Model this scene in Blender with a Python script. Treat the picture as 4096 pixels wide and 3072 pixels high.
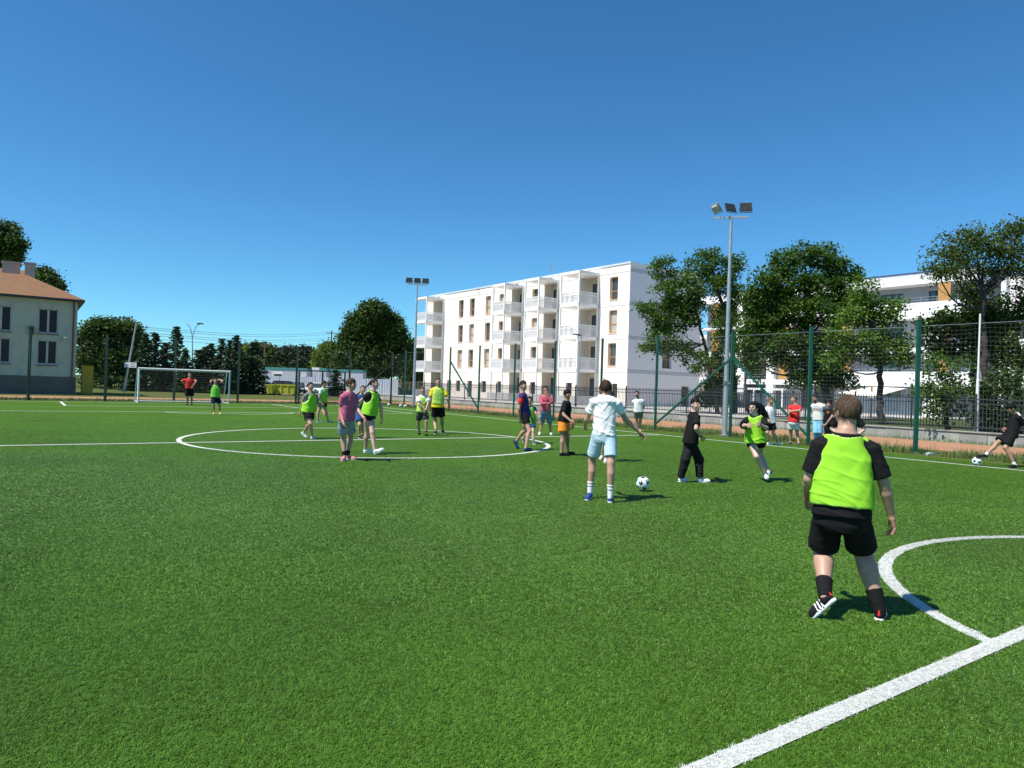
import bpy, bmesh, math, random
import numpy as np
from mathutils import Vector, Matrix
random.seed(7); RNG = np.random.default_rng(7)
for o in list(bpy.data.objects): bpy.data.objects.remove(o)
scene = bpy.context.scene
COL = scene.collection

# ------------------------------------------------------------------ camera
FPX, PIT, ROL, CAMH = 2800.7, .0058, .0324, 1.6      # focal length in photo pixels, pitch, roll, eye height
_c, _s, _cp, _sp = math.cos(ROL), math.sin(ROL), math.cos(PIT), math.sin(PIT)
camd = bpy.data.cameras.new('camera'); cam = bpy.data.objects.new('camera', camd); COL.objects.link(cam)
camd.sensor_width = 36; camd.lens = FPX / 4096 * 36; camd.clip_start = .05; camd.clip_end = 3000
_r, _u, _f = (_c, -_s*_sp, _s*_cp), (-_s, -_c*_sp, _c*_cp), (0, _cp, _sp)
cam.matrix_world = Matrix(((_r[0], _u[0], -_f[0], 0), (_r[1], _u[1], -_f[1], 0), (_r[2], _u[2], -_f[2], CAMH), (0, 0, 0, 1)))
scene.camera = cam

# ------------------------------------------------------------------ sky and sun
SKY_SAT, SKY_TINT = 1.14, (.49, .89, 1.03)
SUN_EL, SUN_SHADOW = 57.0, 31.0          # elevation; direction the shadows fall (degrees from +X)
world = bpy.data.worlds.new('World'); scene.world = world; world.use_nodes = True
wn = world.node_tree.nodes; wl = world.node_tree.links
sky = wn.new('ShaderNodeTexSky'); sky.sky_type = 'NISHITA'; sky.sun_disc = False
sky.sun_elevation = math.radians(SUN_EL); sky.sun_rotation = math.radians(-90 - SUN_SHADOW)
sky.altitude = 1500; sky.air_density = 1.0; sky.dust_density = .25; sky.ozone_density = 2.0
bg = wn['Background']; bg.inputs['Strength'].default_value = .105
hs = wn.new('ShaderNodeHueSaturation'); hs.inputs['Saturation'].default_value = SKY_SAT                # the phone's vivid rendering of the blue
tn = wn.new('ShaderNodeMix'); tn.data_type = 'RGBA'; tn.blend_type = 'MULTIPLY'; tn.inputs[0].default_value = 1; tn.inputs[7].default_value = (*SKY_TINT, 1)
wl.new(sky.outputs[0], hs.inputs['Color']); wl.new(hs.outputs[0], tn.inputs[6]); wl.new(tn.outputs[2], bg.inputs[0])
sund = bpy.data.lights.new('sun', 'SUN'); sun = bpy.data.objects.new('sun', sund); COL.objects.link(sun)
sund.energy = 4.6; sund.angle = math.radians(.5); sund.color = (1, .95, .86)
_a, _e = math.radians(SUN_SHADOW), math.radians(SUN_EL)
sun.rotation_euler = Vector((math.cos(_a)*math.cos(_e), math.sin(_a)*math.cos(_e), -math.sin(_e))).to_track_quat('-Z', 'Y').to_euler()
sun.location = (-20, -10, 40)
vs = scene.view_settings; vs.view_transform = 'Standard'; vs.look = 'None'; vs.gamma = 1; vs.exposure = .5
scene.render.engine = 'CYCLES'; scene.render.resolution_x = 1024; scene.render.resolution_y = 768
scene.cycles.max_bounces = 6; scene.cycles.transparent_max_bounces = 12

# ------------------------------------------------------------------ photo pixel -> place
YAW = .6068                                   # how the pitch lies to the camera
U = np.array([math.cos(YAW), math.sin(YAW), 0]); V = np.array([-math.sin(YAW), math.cos(YAW), 0])
def ray(x, y):
    x = x - 2048.; y = 1536. - y
    X = _c*x - _s*y; Y = _s*x + _c*y
    d = np.array([X, FPX*_cp - Y*_sp, FPX*_sp + Y*_cp]); return d / d[1]
def gp(x, y, z=0.):                           # pixel on level z
    d = ray(x, y); return d*((z-CAMH)/d[2]) + np.array([0, 0, CAMH])
def at(x, y, Y):                              # pixel at distance Y ahead
    return ray(x, y)*Y + np.array([0, 0, CAMH])
def onu(x, y, u):                             # pixel on the upright plane at field coordinate u
    d = ray(x, y); return d*(u/(d @ U)) + np.array([0, 0, CAMH])
def onv(x, y, v):
    d = ray(x, y); return d*(v/(d @ V)) + np.array([0, 0, CAMH])
def uv(u, v, z=0.): return U*u + V*v + np.array([0, 0, z])
FROT = YAW                                    # rotation that turns local x,y into field u,v

# ------------------------------------------------------------------ helpers
def tag(o, label=None, cat=None, group=None, kind=None):
    if label: o['label'] = label
    if cat: o['category'] = cat
    if group: o['group'] = group
    if kind: o['kind'] = kind
    return o
def empty(name, loc=(0, 0, 0), rz=0., label=None, cat=None, group=None, parent=None):
    o = bpy.data.objects.new(name, None); COL.objects.link(o); o.location = [float(c) for c in loc]; o.rotation_euler = (0, 0, rz)
    o.empty_display_size = .2
    if parent: o.parent = parent
    return tag(o, label, cat, group)
def meshnp(name, verts, faces, smooth=False):
    """faces: (M,k) array or list of such arrays"""
    me = bpy.data.meshes.new(name)
    verts = np.asarray(verts, np.float32).reshape(-1, 3)
    if not isinstance(faces, list): faces = [faces]
    faces = [np.asarray(f, np.int32) for f in faces if len(f)]
    loops = np.concatenate([f.ravel() for f in faces]); tot = np.concatenate([np.full(len(f), f.shape[1], np.int32) for f in faces])
    start = np.concatenate([[0], np.cumsum(tot)[:-1]]).astype(np.int32)
    me.vertices.add(len(verts)); me.vertices.foreach_set('co', verts.ravel())
    me.loops.add(len(loops)); me.loops.foreach_set('vertex_index', loops)
    me.polygons.add(len(tot)); me.polygons.foreach_set('loop_start', start); me.polygons.foreach_set('loop_total', tot)
    me.polygons.foreach_set('use_smooth', np.full(len(tot), bool(smooth)))
    me.update(calc_edges=True); me.validate()
    return me
def link(name, me, mat=None, parent=None, loc=None):
    o = bpy.data.objects.new(name, me); COL.objects.link(o)
    if mat is not None and not me.materials: me.materials.append(mat)
    if parent: o.parent = parent
    if loc is not None: o.location = [float(c) for c in loc]
    return o
class MB:
    """collects simple solids, built as one mesh object"""
    def __init__(s): s.v = []; s.f = {}; s.n = 0
    def add(s, v, f):
        v = np.asarray(v, float).reshape(-1, 3)
        for q in f: s.f.setdefault(len(q), []).append([i + s.n for i in q])
        s.v.append(v); s.n += len(v); return s
    def box(s, a, b):
        (x0, y0, z0), (x1, y1, z1) = a, b
        return s.add([(x0,y0,z0),(x1,y0,z0),(x1,y1,z0),(x0,y1,z0),(x0,y0,z1),(x1,y0,z1),(x1,y1,z1),(x0,y1,z1)],
                     [(0,3,2,1),(4,5,6,7),(0,1,5,4),(1,2,6,5),(2,3,7,6),(3,0,4,7)])
    def quad(s, *p): return s.add(p, [tuple(range(len(p)))])
    def bar(s, a, b, r0, r1=None, n=6, caps=True):
        a = np.array(a, float); b = np.array(b, float); r1 = r0 if r1 is None else r1
        d = b - a; d /= np.linalg.norm(d) + 1e-9
        h = np.array([0, 0, 1.]) if abs(d[2]) < .9 else np.array([1., 0, 0])
        x = np.cross(h, d); x /= np.linalg.norm(x); y = np.cross(d, x)
        an = (np.arange(n) + .5)*2*math.pi/n
        ring = np.cos(an)[:, None]*x + np.sin(an)[:, None]*y
        v = np.vstack([a + ring*r0, b + ring*r1])
        f = [(i, (i+1) % n, n+(i+1) % n, n+i) for i in range(n)]
        if caps: f += [tuple(range(n-1, -1, -1)), tuple(range(n, 2*n))]
        return s.add(v, f)
    def tube(s, pts, r, n=6):
        pts = [np.array(p, float) for p in pts]; r = r if hasattr(r, '__len__') else [r]*len(pts)
        vs = []
        for i, p in enumerate(pts):
            d = pts[min(i+1, len(pts)-1)] - pts[max(i-1, 0)]; d /= np.linalg.norm(d) + 1e-9
            h = np.array([0, 0, 1.]) if abs(d[2]) < .9 else np.array([1., 0, 0])
            x = np.cross(h, d); x /= np.linalg.norm(x); y = np.cross(d, x)
            for k in range(n):
                a = 2*math.pi*(k+.5)/n; vs.append(p + (x*math.cos(a) + y*math.sin(a))*r[i])
        f = [(i*n+k, i*n+(k+1) % n, (i+1)*n+(k+1) % n, (i+1)*n+k) for i in range(len(pts)-1) for k in range(n)]
        f += [tuple(range(n-1, -1, -1)), tuple(range((len(pts)-1)*n, len(pts)*n))]
        return s.add(vs, f)
    def lathe(s, prof, c=(0, 0, 0), n=16):
        vs = [(c[0]+r*math.cos(2*math.pi*k/n), c[1]+r*math.sin(2*math.pi*k/n), c[2]+z) for r, z in prof for k in range(n)]
        return s.add(vs, [(i*n+k, i*n+(k+1) % n, (i+1)*n+(k+1) % n, (i+1)*n+k) for i in range(len(prof)-1) for k in range(n)])
    def prism(s, prof, x0, x1, axis=0):
        """profile of (a,b) extruded along axis 0 (profile is y,z) or axis 1 (profile is x,z)"""
        n = len(prof)
        v = [((x, a, b) if axis == 0 else (a, x, b)) for x in (x0, x1) for a, b in prof]
        return s.add(v, [tuple(range(n-1, -1, -1)), tuple(range(n, 2*n))] + [(i, (i+1) % n, n+(i+1) % n, n+i) for i in range(n)])
    def mesh(s, name, smooth=False):
        return meshnp(name, np.vstack(s.v), [np.array(f) for f in s.f.values()], smooth)
    def build(s, name, mat, parent=None, loc=None, smooth=False, bevel=0):
        me = s.mesh(name, smooth); o = link(name, me, mat, parent, loc)
        if bevel:
            m = o.modifiers.new('bevel', 'BEVEL'); m.width = bevel; m.segments = 2; m.limit_method = 'ANGLE'
        return o
def dup(o, parent=None, **kw):
    c = o.copy(); COL.objects.link(c); c.parent = parent
    for k, v in kw.items(): setattr(c, k, v)
    for ch in o.children: dup(ch, c)
    return c

# ------------------------------------------------------------------ materials (all procedural)
MATS = {}
def mat(name, col, rough=.6, metal=0., var=.12, scale=6., bump=0., bscale=60., spec=.4, dirt=None, coords='Object', stretch=None):
    if name in MATS: return MATS[name]
    m = bpy.data.materials.new(name); m.use_nodes = True; MATS[name] = m
    nt = m.node_tree; N = nt.nodes; L = nt.links; b = N['Principled BSDF']
    b.inputs['Roughness'].default_value = rough; b.inputs['Metallic'].default_value = metal; b.inputs['Specular IOR Level'].default_value = spec
    tc = N.new('ShaderNodeTexCoord'); src = tc.outputs[coords]
    if stretch:
        mp = N.new('ShaderNodeMapping'); mp.inputs['Scale'].default_value = stretch; L.new(src, mp.inputs[0]); src = mp.outputs[0]
    n1 = N.new('ShaderNodeTexNoise'); n1.inputs['Scale'].default_value = scale; n1.inputs['Detail'].default_value = 6; n1.inputs['Roughness'].default_value = .65
    L.new(src, n1.inputs['Vector'])
    r = N.new('ShaderNodeValToRGB'); L.new(n1.outputs[0], r.inputs[0])
    c = np.array(col[:3], float)
    r.color_ramp.elements[0].position = .3; r.color_ramp.elements[1].position = .7
    r.color_ramp.elements[0].color = (*np.clip(c*(1-var), 0, 1), 1); r.color_ramp.elements[1].color = (*np.clip(c*(1+var), 0, 1), 1)
    out = r.outputs[0]
    if dirt:
        n2 = N.new('ShaderNodeTexNoise'); n2.inputs['Scale'].default_value = dirt[1]; n2.inputs['Detail'].default_value = 8; L.new(src, n2.inputs['Vector'])
        rr = N.new('ShaderNodeMapRange'); rr.inputs[1].default_value = .5; rr.inputs[2].default_value = .75; L.new(n2.outputs[0], rr.inputs[0])
        mu = N.new('ShaderNodeMath'); mu.operation = 'MULTIPLY'; mu.inputs[1].default_value = dirt[2]; L.new(rr.outputs[0], mu.inputs[0])
        mx = N.new('ShaderNodeMix'); mx.data_type = 'RGBA'; L.new(mu.outputs[0], mx.inputs[0]); L.new(out, mx.inputs[6]); mx.inputs[7].default_value = (*dirt[0], 1); out = mx.outputs[2]
    L.new(out, b.inputs['Base Color'])
    if bump:
        n3 = N.new('ShaderNodeTexNoise'); n3.inputs['Scale'].default_value = bscale; n3.inputs['Detail'].default_value = 5; L.new(src, n3.inputs['Vector'])
        bp = N.new('ShaderNodeBump'); bp.inputs['Strength'].default_value = bump; bp.inputs['Distance'].default_value = .02
        L.new(n3.outputs[0], bp.inputs['Height']); L.new(bp.outputs[0], b.inputs['Normal'])
    return m
def glassmat(name, col=(.02, .028, .035), rough=.03):
    m = mat(name, col, rough, var=.3, scale=.35, spec=.9); return m
M_PAINTGREEN = mat('green_paint', (.006, .075, .050), .45, var=.18, scale=9, dirt=((.02, .10, .075), 3, .5))
M_GALV = mat('galvanised_steel', (.42, .45, .48), .45, .55, var=.14, scale=7)
M_WHITEPAINT = mat('white_paint', (.78, .78, .76), .5, var=.05)
M_BLACK = mat('black_plastic', (.015, .015, .016), .5)
M_DARKSTEEL = mat('dark_grey_steel', (.035, .045, .05), .5, .2, var=.2)
# ================================================================== ground
def sheet(name, poly, z, m, kind='structure'):
    me = meshnp(name, [(p[0], p[1], z) for p in poly], np.array([list(range(len(poly)))])); o = link(name, me, m); o['kind'] = kind; return o
def uvpoly(pts): return [uv(u, v) for u, v in pts]
def groundmat(name, cols, scale, bump=.6, bscale=30, rough=.95, fine=220, fineamt=.35):
    m = bpy.data.materials.new(name); m.use_nodes = True; MATS[name] = m; N = m.node_tree.nodes; L = m.node_tree.links; b = N['Principled BSDF']
    b.inputs['Roughness'].default_value = rough; b.inputs['Specular IOR Level'].default_value = .12
    tc = N.new('ShaderNodeTexCoord'); n1 = N.new('ShaderNodeTexNoise'); n1.inputs['Scale'].default_value = scale; n1.inputs['Detail'].default_value = 8; n1.inputs['Roughness'].default_value = .7
    L.new(tc.outputs['Object'], n1.inputs['Vector']); r = N.new('ShaderNodeValToRGB'); L.new(n1.outputs[0], r.inputs[0]); e = r.color_ramp.elements
    e[0].position = .32; e[1].position = .68; e[0].color = (*cols[0], 1); e[1].color = (*cols[-1], 1)
    for i, c in enumerate(cols[1:-1]): q = e.new(.32 + .36*(i+1)/(len(cols)-1)); q.color = (*c, 1)
    n2 = N.new('ShaderNodeTexNoise'); n2.inputs['Scale'].default_value = fine; n2.inputs['Detail'].default_value = 3; L.new(tc.outputs['Object'], n2.inputs['Vector'])
    mr = N.new('ShaderNodeMapRange'); mr.inputs[1].default_value = .3; mr.inputs[2].default_value = .7; mr.inputs[3].default_value = 1-fineamt; mr.inputs[4].default_value = 1+fineamt; L.new(n2.outputs[0], mr.inputs[0])
    mx = N.new('ShaderNodeMix'); mx.data_type = 'RGBA'; mx.blend_type = 'MULTIPLY'; mx.inputs[0].default_value = 1; L.new(r.outputs[0], mx.inputs[6]); L.new(mr.outputs[0], mx.inputs[7]); L.new(mx.outputs[2], b.inputs['Base Color'])
    bp = N.new('ShaderNodeBump'); bp.inputs['Strength'].default_value = bump; bp.inputs['Distance'].default_value = .03; n3 = N.new('ShaderNodeTexNoise'); n3.inputs['Scale'].default_value = bscale; n3.inputs['Detail'].default_value = 6
    L.new(tc.outputs['Object'], n3.inputs['Vector']); L.new(n3.outputs[0], bp.inputs['Height']); L.new(bp.outputs[0], b.inputs['Normal'])
    return m
M_TURF = groundmat('artificial_turf', [(.050, .116, .009), (.066, .150, .013), (.055, .127, .011)], .35, bump=.7, bscale=130, fine=160, fineamt=.5)
M_GRASS = groundmat('rough_grass', [(.06, .09, .018), (.10, .11, .03), (.05, .085, .015)], .8, fine=60, fineamt=.4)
M_CLAY = groundmat('orange_clay_track', [(.35, .185, .105), (.40, .215, .125), (.32, .18, .105)], .7, bump=.4, bscale=15, fine=40, fineamt=.15)
M_EARTH = groundmat('pale_gravel', [(.33, .29, .24), (.40, .36, .31)], .5, fine=50, fineamt=.2)
M_LINE = mat('white_line_fibre', (.62, .64, .60), .9, var=.12, scale=60, bump=.6, bscale=150, spec=.1)
sheet('ground', [(-700, -300), (900, -300), (900, 1500), (-700, 1500)], -.05, M_GRASS)
FU, FV = 22.3, 49.0                                              # the two fence lines seen
sheet('artificial_pitch', uvpoly([(-9, -16), (FU-.75, -16), (FU-.75, FV-.6), (-9, FV-.6)]), 0, M_TURF)
sheet('grass_verge', uvpoly([(FU-.9, -40), (25.0, -40), (25.0, 53.4), (-60, 53.4), (-60, FV-.8), (FU-.9, FV-.8)]), -.012, M_GRASS)
sheet('running_track', uvpoly([(25.0, -40), (30.4, -40), (30.4, 58.5), (-60, 58.5), (-60, 53.4), (25.0, 53.4)]), -.008, M_CLAY)
sheet('gravel_yard', uvpoly([(-60, 66), (3.5, 66), (3.5, 160), (-60, 160)]), -.02, M_EARTH)
sheet('site_yard', uvpoly([(17, 84), (80, 84), (80, 160), (17, 160)]), -.02, M_EARTH)
# raised ground behind the low wall on the right
me = MB().box((31.62, -40, -.04), (140, 75, .36)).mesh('raised_ground'); o = link('raised_ground', me, groundmat('courtyard_grass', [(.035, .06, .015), (.06, .085, .025), (.12, .10, .07)], .6, fine=30)); o.rotation_euler = (0, 0, YAW); o['kind'] = 'structure'
me = MB().box((31.7, 24.5, .30), (138, 74, .368)).mesh('bounce_paving'); o = link('bounce_paving', me, groundmat('pale_bounce_paving', [(.42, .40, .37), (.48, .46, .42)], .5, fine=20, fineamt=.1)); o.rotation_euler = (0, 0, YAW); o['kind'] = 'structure'  # pale slab added to bounce sunlight onto the apartment block's shaded end wall
# pitch markings, each strip a few millimetres above the turf
LW = .058
LINES = []            # (kind, data) also used to keep green blades off the lines
def strip(name, a, b, label_z=.004):
    (u0, v0), (u1, v1) = a, b; d = np.array([u1-u0, v1-v0], float); d /= np.linalg.norm(d); n = np.array([-d[1], d[0]])*LW
    LINES.append(('s', np.array(a, float), np.array(b, float)))
    return sheet(name, [uv(u0+n[0], v0+n[1]), uv(u0-n[0], v0-n[1]), uv(u1-n[0], v1-n[1]), uv(u1+n[0], v1+n[1])], label_z, M_LINE)
def arcline(name, c, R, a0, a1, n=96, z=.004):
    LINES.append(('a', np.array(c, float), R, a0, a1)); A = np.linspace(a0, a1, n+1)
    v = [uv(c[0]+(R+w)*math.cos(a), c[1]+(R+w)*math.sin(a), z) for w in (-LW, LW) for a in A]
    m = n+1; o = link(name, meshnp(name, v, np.array([(i, i+1, m+i+1, m+i) for i in range(n)])), M_LINE); o['kind'] = 'structure'; return o
SU, CU, CV = 19.93, 8.17, 18.63
strip('touchline', (SU, -16), (SU, 47.25)); strip('halfway_line', (-9, CV), (SU, CV), .008); arcline('centre_circle', (CU, CV), 5.0, 0, 2*math.pi, 128)
strip('penalty_area_line', (-9, 1.96), (17.8, 1.96), .008)
_da = math.asin((1.96-.48)/3.33); arcline('penalty_arc', (8.32, .48), 3.33, _da, math.pi-_da, 64)
strip('goal_line', (-6, 47.2), (SU, 47.2)); strip('penalty_area_line', (-1.9, 35.25), (17.8, 35.25)); strip('penalty_area_line', (17.8, 35.25), (17.8, 47.2), .008); strip('penalty_area_line', (-1.9, 35.25), (-1.9, 47.2), .008)
strip('goal_area_line', (1.65, 41.4), (13.4, 41.4)); strip('goal_area_line', (1.65, 41.4), (1.65, 47.2), .008); strip('goal_area_line', (13.4, 41.4), (13.4, 47.2), .008)
arcline('penalty_arc', (CU, 36.72), 3.33, math.pi+_da, 2*math.pi-_da, 48)
strip('touchline', (-3.6, -16), (-3.6, 47.25))
# ---- turf blades: tufts scattered on the turf, white ones on the lines
def linedist(P):
    """distance of field points (N,2) to the nearest line centre"""
    d = np.full(len(P), 9.)
    for q in LINES:
        if q[0] == 's':
            a, b = q[1], q[2]; ab = b-a; t = np.clip(((P-a) @ ab)/(ab @ ab), 0, 1); d = np.minimum(d, np.linalg.norm(P-a-t[:, None]*ab, axis=1))
        else:
            r = P-q[1]; an = np.mod(np.arctan2(r[:, 1], r[:, 0])-q[3], 2*math.pi); ok = an <= q[4]-q[3]+1e-6
            d = np.where(ok, np.minimum(d, np.abs(np.linalg.norm(r, axis=1)-q[2])), d)
    return d
def bladematerial(name, c0, c1):
    m = bpy.data.materials.new(name); m.use_nodes = True; N = m.node_tree.nodes; L = m.node_tree.links; b = N['Principled BSDF']
    g = N.new('ShaderNodeNewGeometry'); r = N.new('ShaderNodeValToRGB'); L.new(g.outputs['Random Per Island'], r.inputs[0]); r.color_ramp.elements[0].color = (*c0, 1); r.color_ramp.elements[1].color = (*c1, 1)
    n1 = N.new('ShaderNodeTexNoise'); n1.inputs['Scale'].default_value = .45; n1.inputs['Detail'].default_value = 5; L.new(g.outputs['Position'], n1.inputs['Vector']); mr = N.new('ShaderNodeMapRange'); mr.inputs[1].default_value = .3; mr.inputs[2].default_value = .7; mr.inputs[3].default_value = .82; mr.inputs[4].default_value = 1.14; L.new(n1.outputs[0], mr.inputs[0])
    mx = N.new('ShaderNodeMix'); mx.data_type = 'RGBA'; mx.blend_type = 'MULTIPLY'; mx.inputs[0].default_value = 1; L.new(r.outputs[0], mx.inputs[6]); L.new(mr.outputs[0], mx.inputs[7]); L.new(mx.outputs[2], b.inputs['Base Color']); b.inputs['Roughness'].default_value = .38; b.inputs['Specular IOR Level'].default_value = .3
    return m
M_BLADE = bladematerial('turf_fibre', (.036, .094, .006), (.116, .250, .020)); M_WBLADE = bladematerial('white_fibre', (.50, .52, .48), (.72, .74, .70))
def tuftmesh(name, nb, spread, h, w, seed):
    r = np.random.default_rng(seed); vs = []; f4 = []; f3 = []
    for i in range(nb):
        p = r.normal(size=2)*spread; a = r.uniform(0, 6.283); d = np.array([math.cos(a), math.sin(a), 0]); s = np.array([-d[1], d[0], 0]); hh = h*r.uniform(.6, 1.15); bend = r.uniform(.5, 1.5)*hh
        b0 = np.array([p[0], p[1], 0]); b1 = b0 + d*bend*.35 + np.array([0, 0, hh*.62]); b2 = b0 + d*bend + np.array([0, 0, hh*r.uniform(.55, .95)])
        n = len(vs); vs += [b0-s*w, b0+s*w, b1-s*w*.9, b1+s*w*.9, b2]; f4.append((n, n+1, n+3, n+2)); f3.append((n+2, n+3, n+4))
    return meshnp(name, vs, [np.array(f4), np.array(f3)])
def scatter(name, pts, scl, tuft, m):
    me = bpy.data.meshes.new(name); me.vertices.add(len(pts)); me.vertices.foreach_set('co', np.asarray(pts, np.float32).ravel()); me.update()
    a = me.attributes.new('scl', 'FLOAT', 'POINT'); a.data.foreach_set('value', np.asarray(scl, np.float32)); a = me.attributes.new('zsc', 'FLOAT', 'POINT'); a.data.foreach_set('value', np.asarray(np.minimum(scl, 1.1)*np.clip(1.25-np.asarray(pts)[:, 1]*.052, .28, 1.), np.float32)); a = me.attributes.new('rot', 'FLOAT', 'POINT'); a.data.foreach_set('value', RNG.uniform(0, 6.283, len(pts)).astype(np.float32))
    o = link(name, me); o['kind'] = 'stuff'
    src = bpy.data.objects.new('tuft_source', tuft); tuft.materials.append(m)
    ng = bpy.data.node_groups.new(name, 'GeometryNodeTree'); ng.interface.new_socket('Geometry', in_out='INPUT', socket_type='NodeSocketGeometry'); ng.interface.new_socket('Geometry', in_out='OUTPUT', socket_type='NodeSocketGeometry')
    N = ng.nodes; L = ng.links; gi = N.new('NodeGroupInput'); go = N.new('NodeGroupOutput'); io = N.new('GeometryNodeInstanceOnPoints'); oi = N.new('GeometryNodeObjectInfo'); oi.inputs['Object'].default_value = src
    def attr(n): q = N.new('GeometryNodeInputNamedAttribute'); q.data_type = 'FLOAT'; q.inputs['Name'].default_value = n; return q.outputs['Attribute']
    cx = N.new('ShaderNodeCombineXYZ'); L.new(attr('rot'), cx.inputs[2]); L.new(gi.outputs[0], io.inputs['Points']); L.new(oi.outputs['Geometry'], io.inputs['Instance']); L.new(cx.outputs[0], io.inputs['Rotation']); sx = N.new('ShaderNodeCombineXYZ'); sa_ = attr('scl'); L.new(sa_, sx.inputs[0]); L.new(sa_, sx.inputs[1]); L.new(attr('zsc'), sx.inputs[2]); L.new(sx.outputs[0], io.inputs['Scale']); L.new(io.outputs[0], go.inputs[0])
    md = o.modifiers.new('scatter', 'NODES'); md.node_group = ng
    return o
def frustum_points(d0, d1, dens, margin=1.06):
    s = 1/math.sqrt(dens); gx, gy = np.meshgrid(np.arange(-.79*d1, .79*d1, s), np.arange(d0, d1, s)); P = np.stack([gx.ravel(), gy.ravel()], 1); P = P[np.abs(P[:, 0]) < .78*P[:, 1]]
    return P + RNG.uniform(-.5, .5, P.shape)*s
ug = lambda P: np.stack([P @ U[:2], P @ V[:2]], 1)
GREEN, GS, WHITE, WS = [], [], [], []
for d0, d1, dens, sc in ((2.4, 5.0, 2300, .9), (5.0, 8.5, 1400, 1.05), (8.5, 14, 620, 1.35), (14, 20, 220, 1.7), (20, 32, 110, 1.9)):
    P = frustum_points(d0, d1, dens); q = ug(P); ok = (q[:, 0] < FU-.8) & (q[:, 1] < FV-.7) & (RNG.uniform(size=len(P)) < np.clip((32-P[:, 1])/18, 0, 1)); P = P[ok]; dd = linedist(q[ok]); g = dd > LW + .012*sc + np.where(P[:, 1] > 10, .02, 0)
    GREEN.append(P[g]); GS.append(np.full(g.sum(), sc)*RNG.uniform(.8, 1.15, g.sum()))
for d0, d1, dens, sc in ((2.4, 9, 2600, .8), (9, 16, 1000, 1.2)):
    P = frustum_points(d0, d1, dens); dd = linedist(ug(P)); g = dd < LW-.004; WHITE.append(P[g]); WS.append(np.full(g.sum(), sc)*RNG.uniform(.8, 1.1, g.sum()))
z0 = lambda L_: np.concatenate([np.vstack(L_), np.full((sum(map(len, L_)), 1), .001)], 1)
scatter('turf_blades', z0(GREEN), np.concatenate(GS), tuftmesh('turf_tuft', 22, .017, .0165, .0013, 1), M_BLADE)
scatter('line_blades', z0(WHITE), np.concatenate(WS), tuftmesh('line_tuft', 14, .010, .020, .0018, 2), M_WBLADE)
print('tufts', sum(map(len, GREEN)), sum(map(len, WHITE)))
# ---- long grass along the fence and the foot of the wall
def longgrass(name, U0, V0, h, w, m):
    n = len(U0); r = RNG; p = np.stack([U0, V0], 1) @ np.stack([U[:2], V[:2]]); a = r.uniform(0, 6.283, n); d = np.stack([np.cos(a), np.sin(a)], 1); s = np.stack([-d[:, 1], d[:, 0]], 1)*w
    hh = h*r.uniform(.4, 1.2, n); ln = (hh*r.uniform(.1, .7, n))[:, None]
    z = lambda q, zz: np.concatenate([q, np.broadcast_to(np.asarray(zz).reshape(-1, 1), (n, 1))], 1)
    vs = np.concatenate([z(p-s, -.02), z(p+s, -.02), z(p+d*ln*.4-s*.7, hh*.6), z(p+d*ln*.4+s*.7, hh*.6), z(p+d*ln, hh)]); I = np.arange(n)
    o = link(name, meshnp(name, vs, [np.stack([I, I+n, I+3*n, I+2*n], 1), np.stack([I+2*n, I+3*n, I+4*n], 1)]), m); o['kind'] = 'stuff'; return o
M_LONG = bladematerial('long_grass_blade', (.06, .13, .02), (.16, .20, .06))
n = 34000; vv = 2 + 52*RNG.power(.7, n); uu = 22.1 + np.abs(RNG.normal(0, 1.15, n)); pat = np.sin(vv*1.7)+np.sin(vv*.63+uu*2)+np.sin(vv*4.1+1)
k = (pat > -.9) & (uu < 25.4); longgrass('verge_grass', uu[k], vv[k], .22*np.clip(.60+.35*pat[k], .3, 1.3), .007, M_LONG)
n = 5000; longgrass('wall_foot_grass', 31.0 - np.abs(RNG.normal(0, .22, n)), 2 + 56*RNG.power(.7, n), .16, .006, M_LONG)
n = 9000; longgrass('far_verge_grass', RNG.uniform(-14, 22, n), FV + .1 + np.abs(RNG.normal(0, 1.5, n)), .15, .012, M_LONG)
# ---- low concrete block wall
wall = empty('low_wall', uv(31.3, 0), YAW, 'low grey concrete block wall below the dark picket fence', 'wall')
M_CONC = [mat('concrete_block_%d' % i, c, .9, var=.12, scale=5, bump=.4, bscale=30, dirt=((.16, .15, .12), 2, .5)) for i, c in enumerate(((.34, .33, .30), (.30, .29, .27), (.38, .37, .33)))]
bl = [MB().box((0, .006, -.05), (.3, .994, .40)).mesh('block') for _ in range(3)]
for i, b_ in enumerate(bl): b_.materials.append(M_CONC[i])
for i in range(-6, 70): o = link('block', bl[random.randrange(3)], None, wall, (random.uniform(-.012, .012), i, random.uniform(-.012, .006)))
MB().box((-.05, -6, .405), (.36, 70, .45)).build('coping', M_CONC[0], wall)
# ================================================================== buildings
YB = .6395                                     # the blocks stand almost parallel to the touchline
BROT = YB + math.pi/2                           # local x runs along the facade away from us, local y points out to the pitch
M_RENDER = mat('white_render', (.90, .805, .70), .9, var=.025, scale=3, bump=.15, bscale=120, spec=.1)
M_BAND = mat('render_band', (.78, .74, .72), .9, var=.03, spec=.1); M_JOINT = mat('render_joint', (.35, .33, .33), .9)
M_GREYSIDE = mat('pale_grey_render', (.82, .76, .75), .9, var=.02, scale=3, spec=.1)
M_WOODFRAME = mat('wooden_frame', (.42, .20, .06), .5, var=.25, scale=12); M_DARKFRAME = mat('dark_frame', (.035, .022, .018), .4)
M_GLASS = glassmat('window_glass', (.05, .06, .06), .05); M_CURTAIN = mat('window_curtain', (.42, .40, .36), .8, var=.2, scale=5, stretch=(12, 12, .3))
M_SILL = mat('sill', (.70, .68, .66), .6); M_COPING = mat('roof_coping', (.74, .76, .78), .35, .3); M_TAN = mat('loggia_render', (.66, .58, .48), .9, var=.03)
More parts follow.
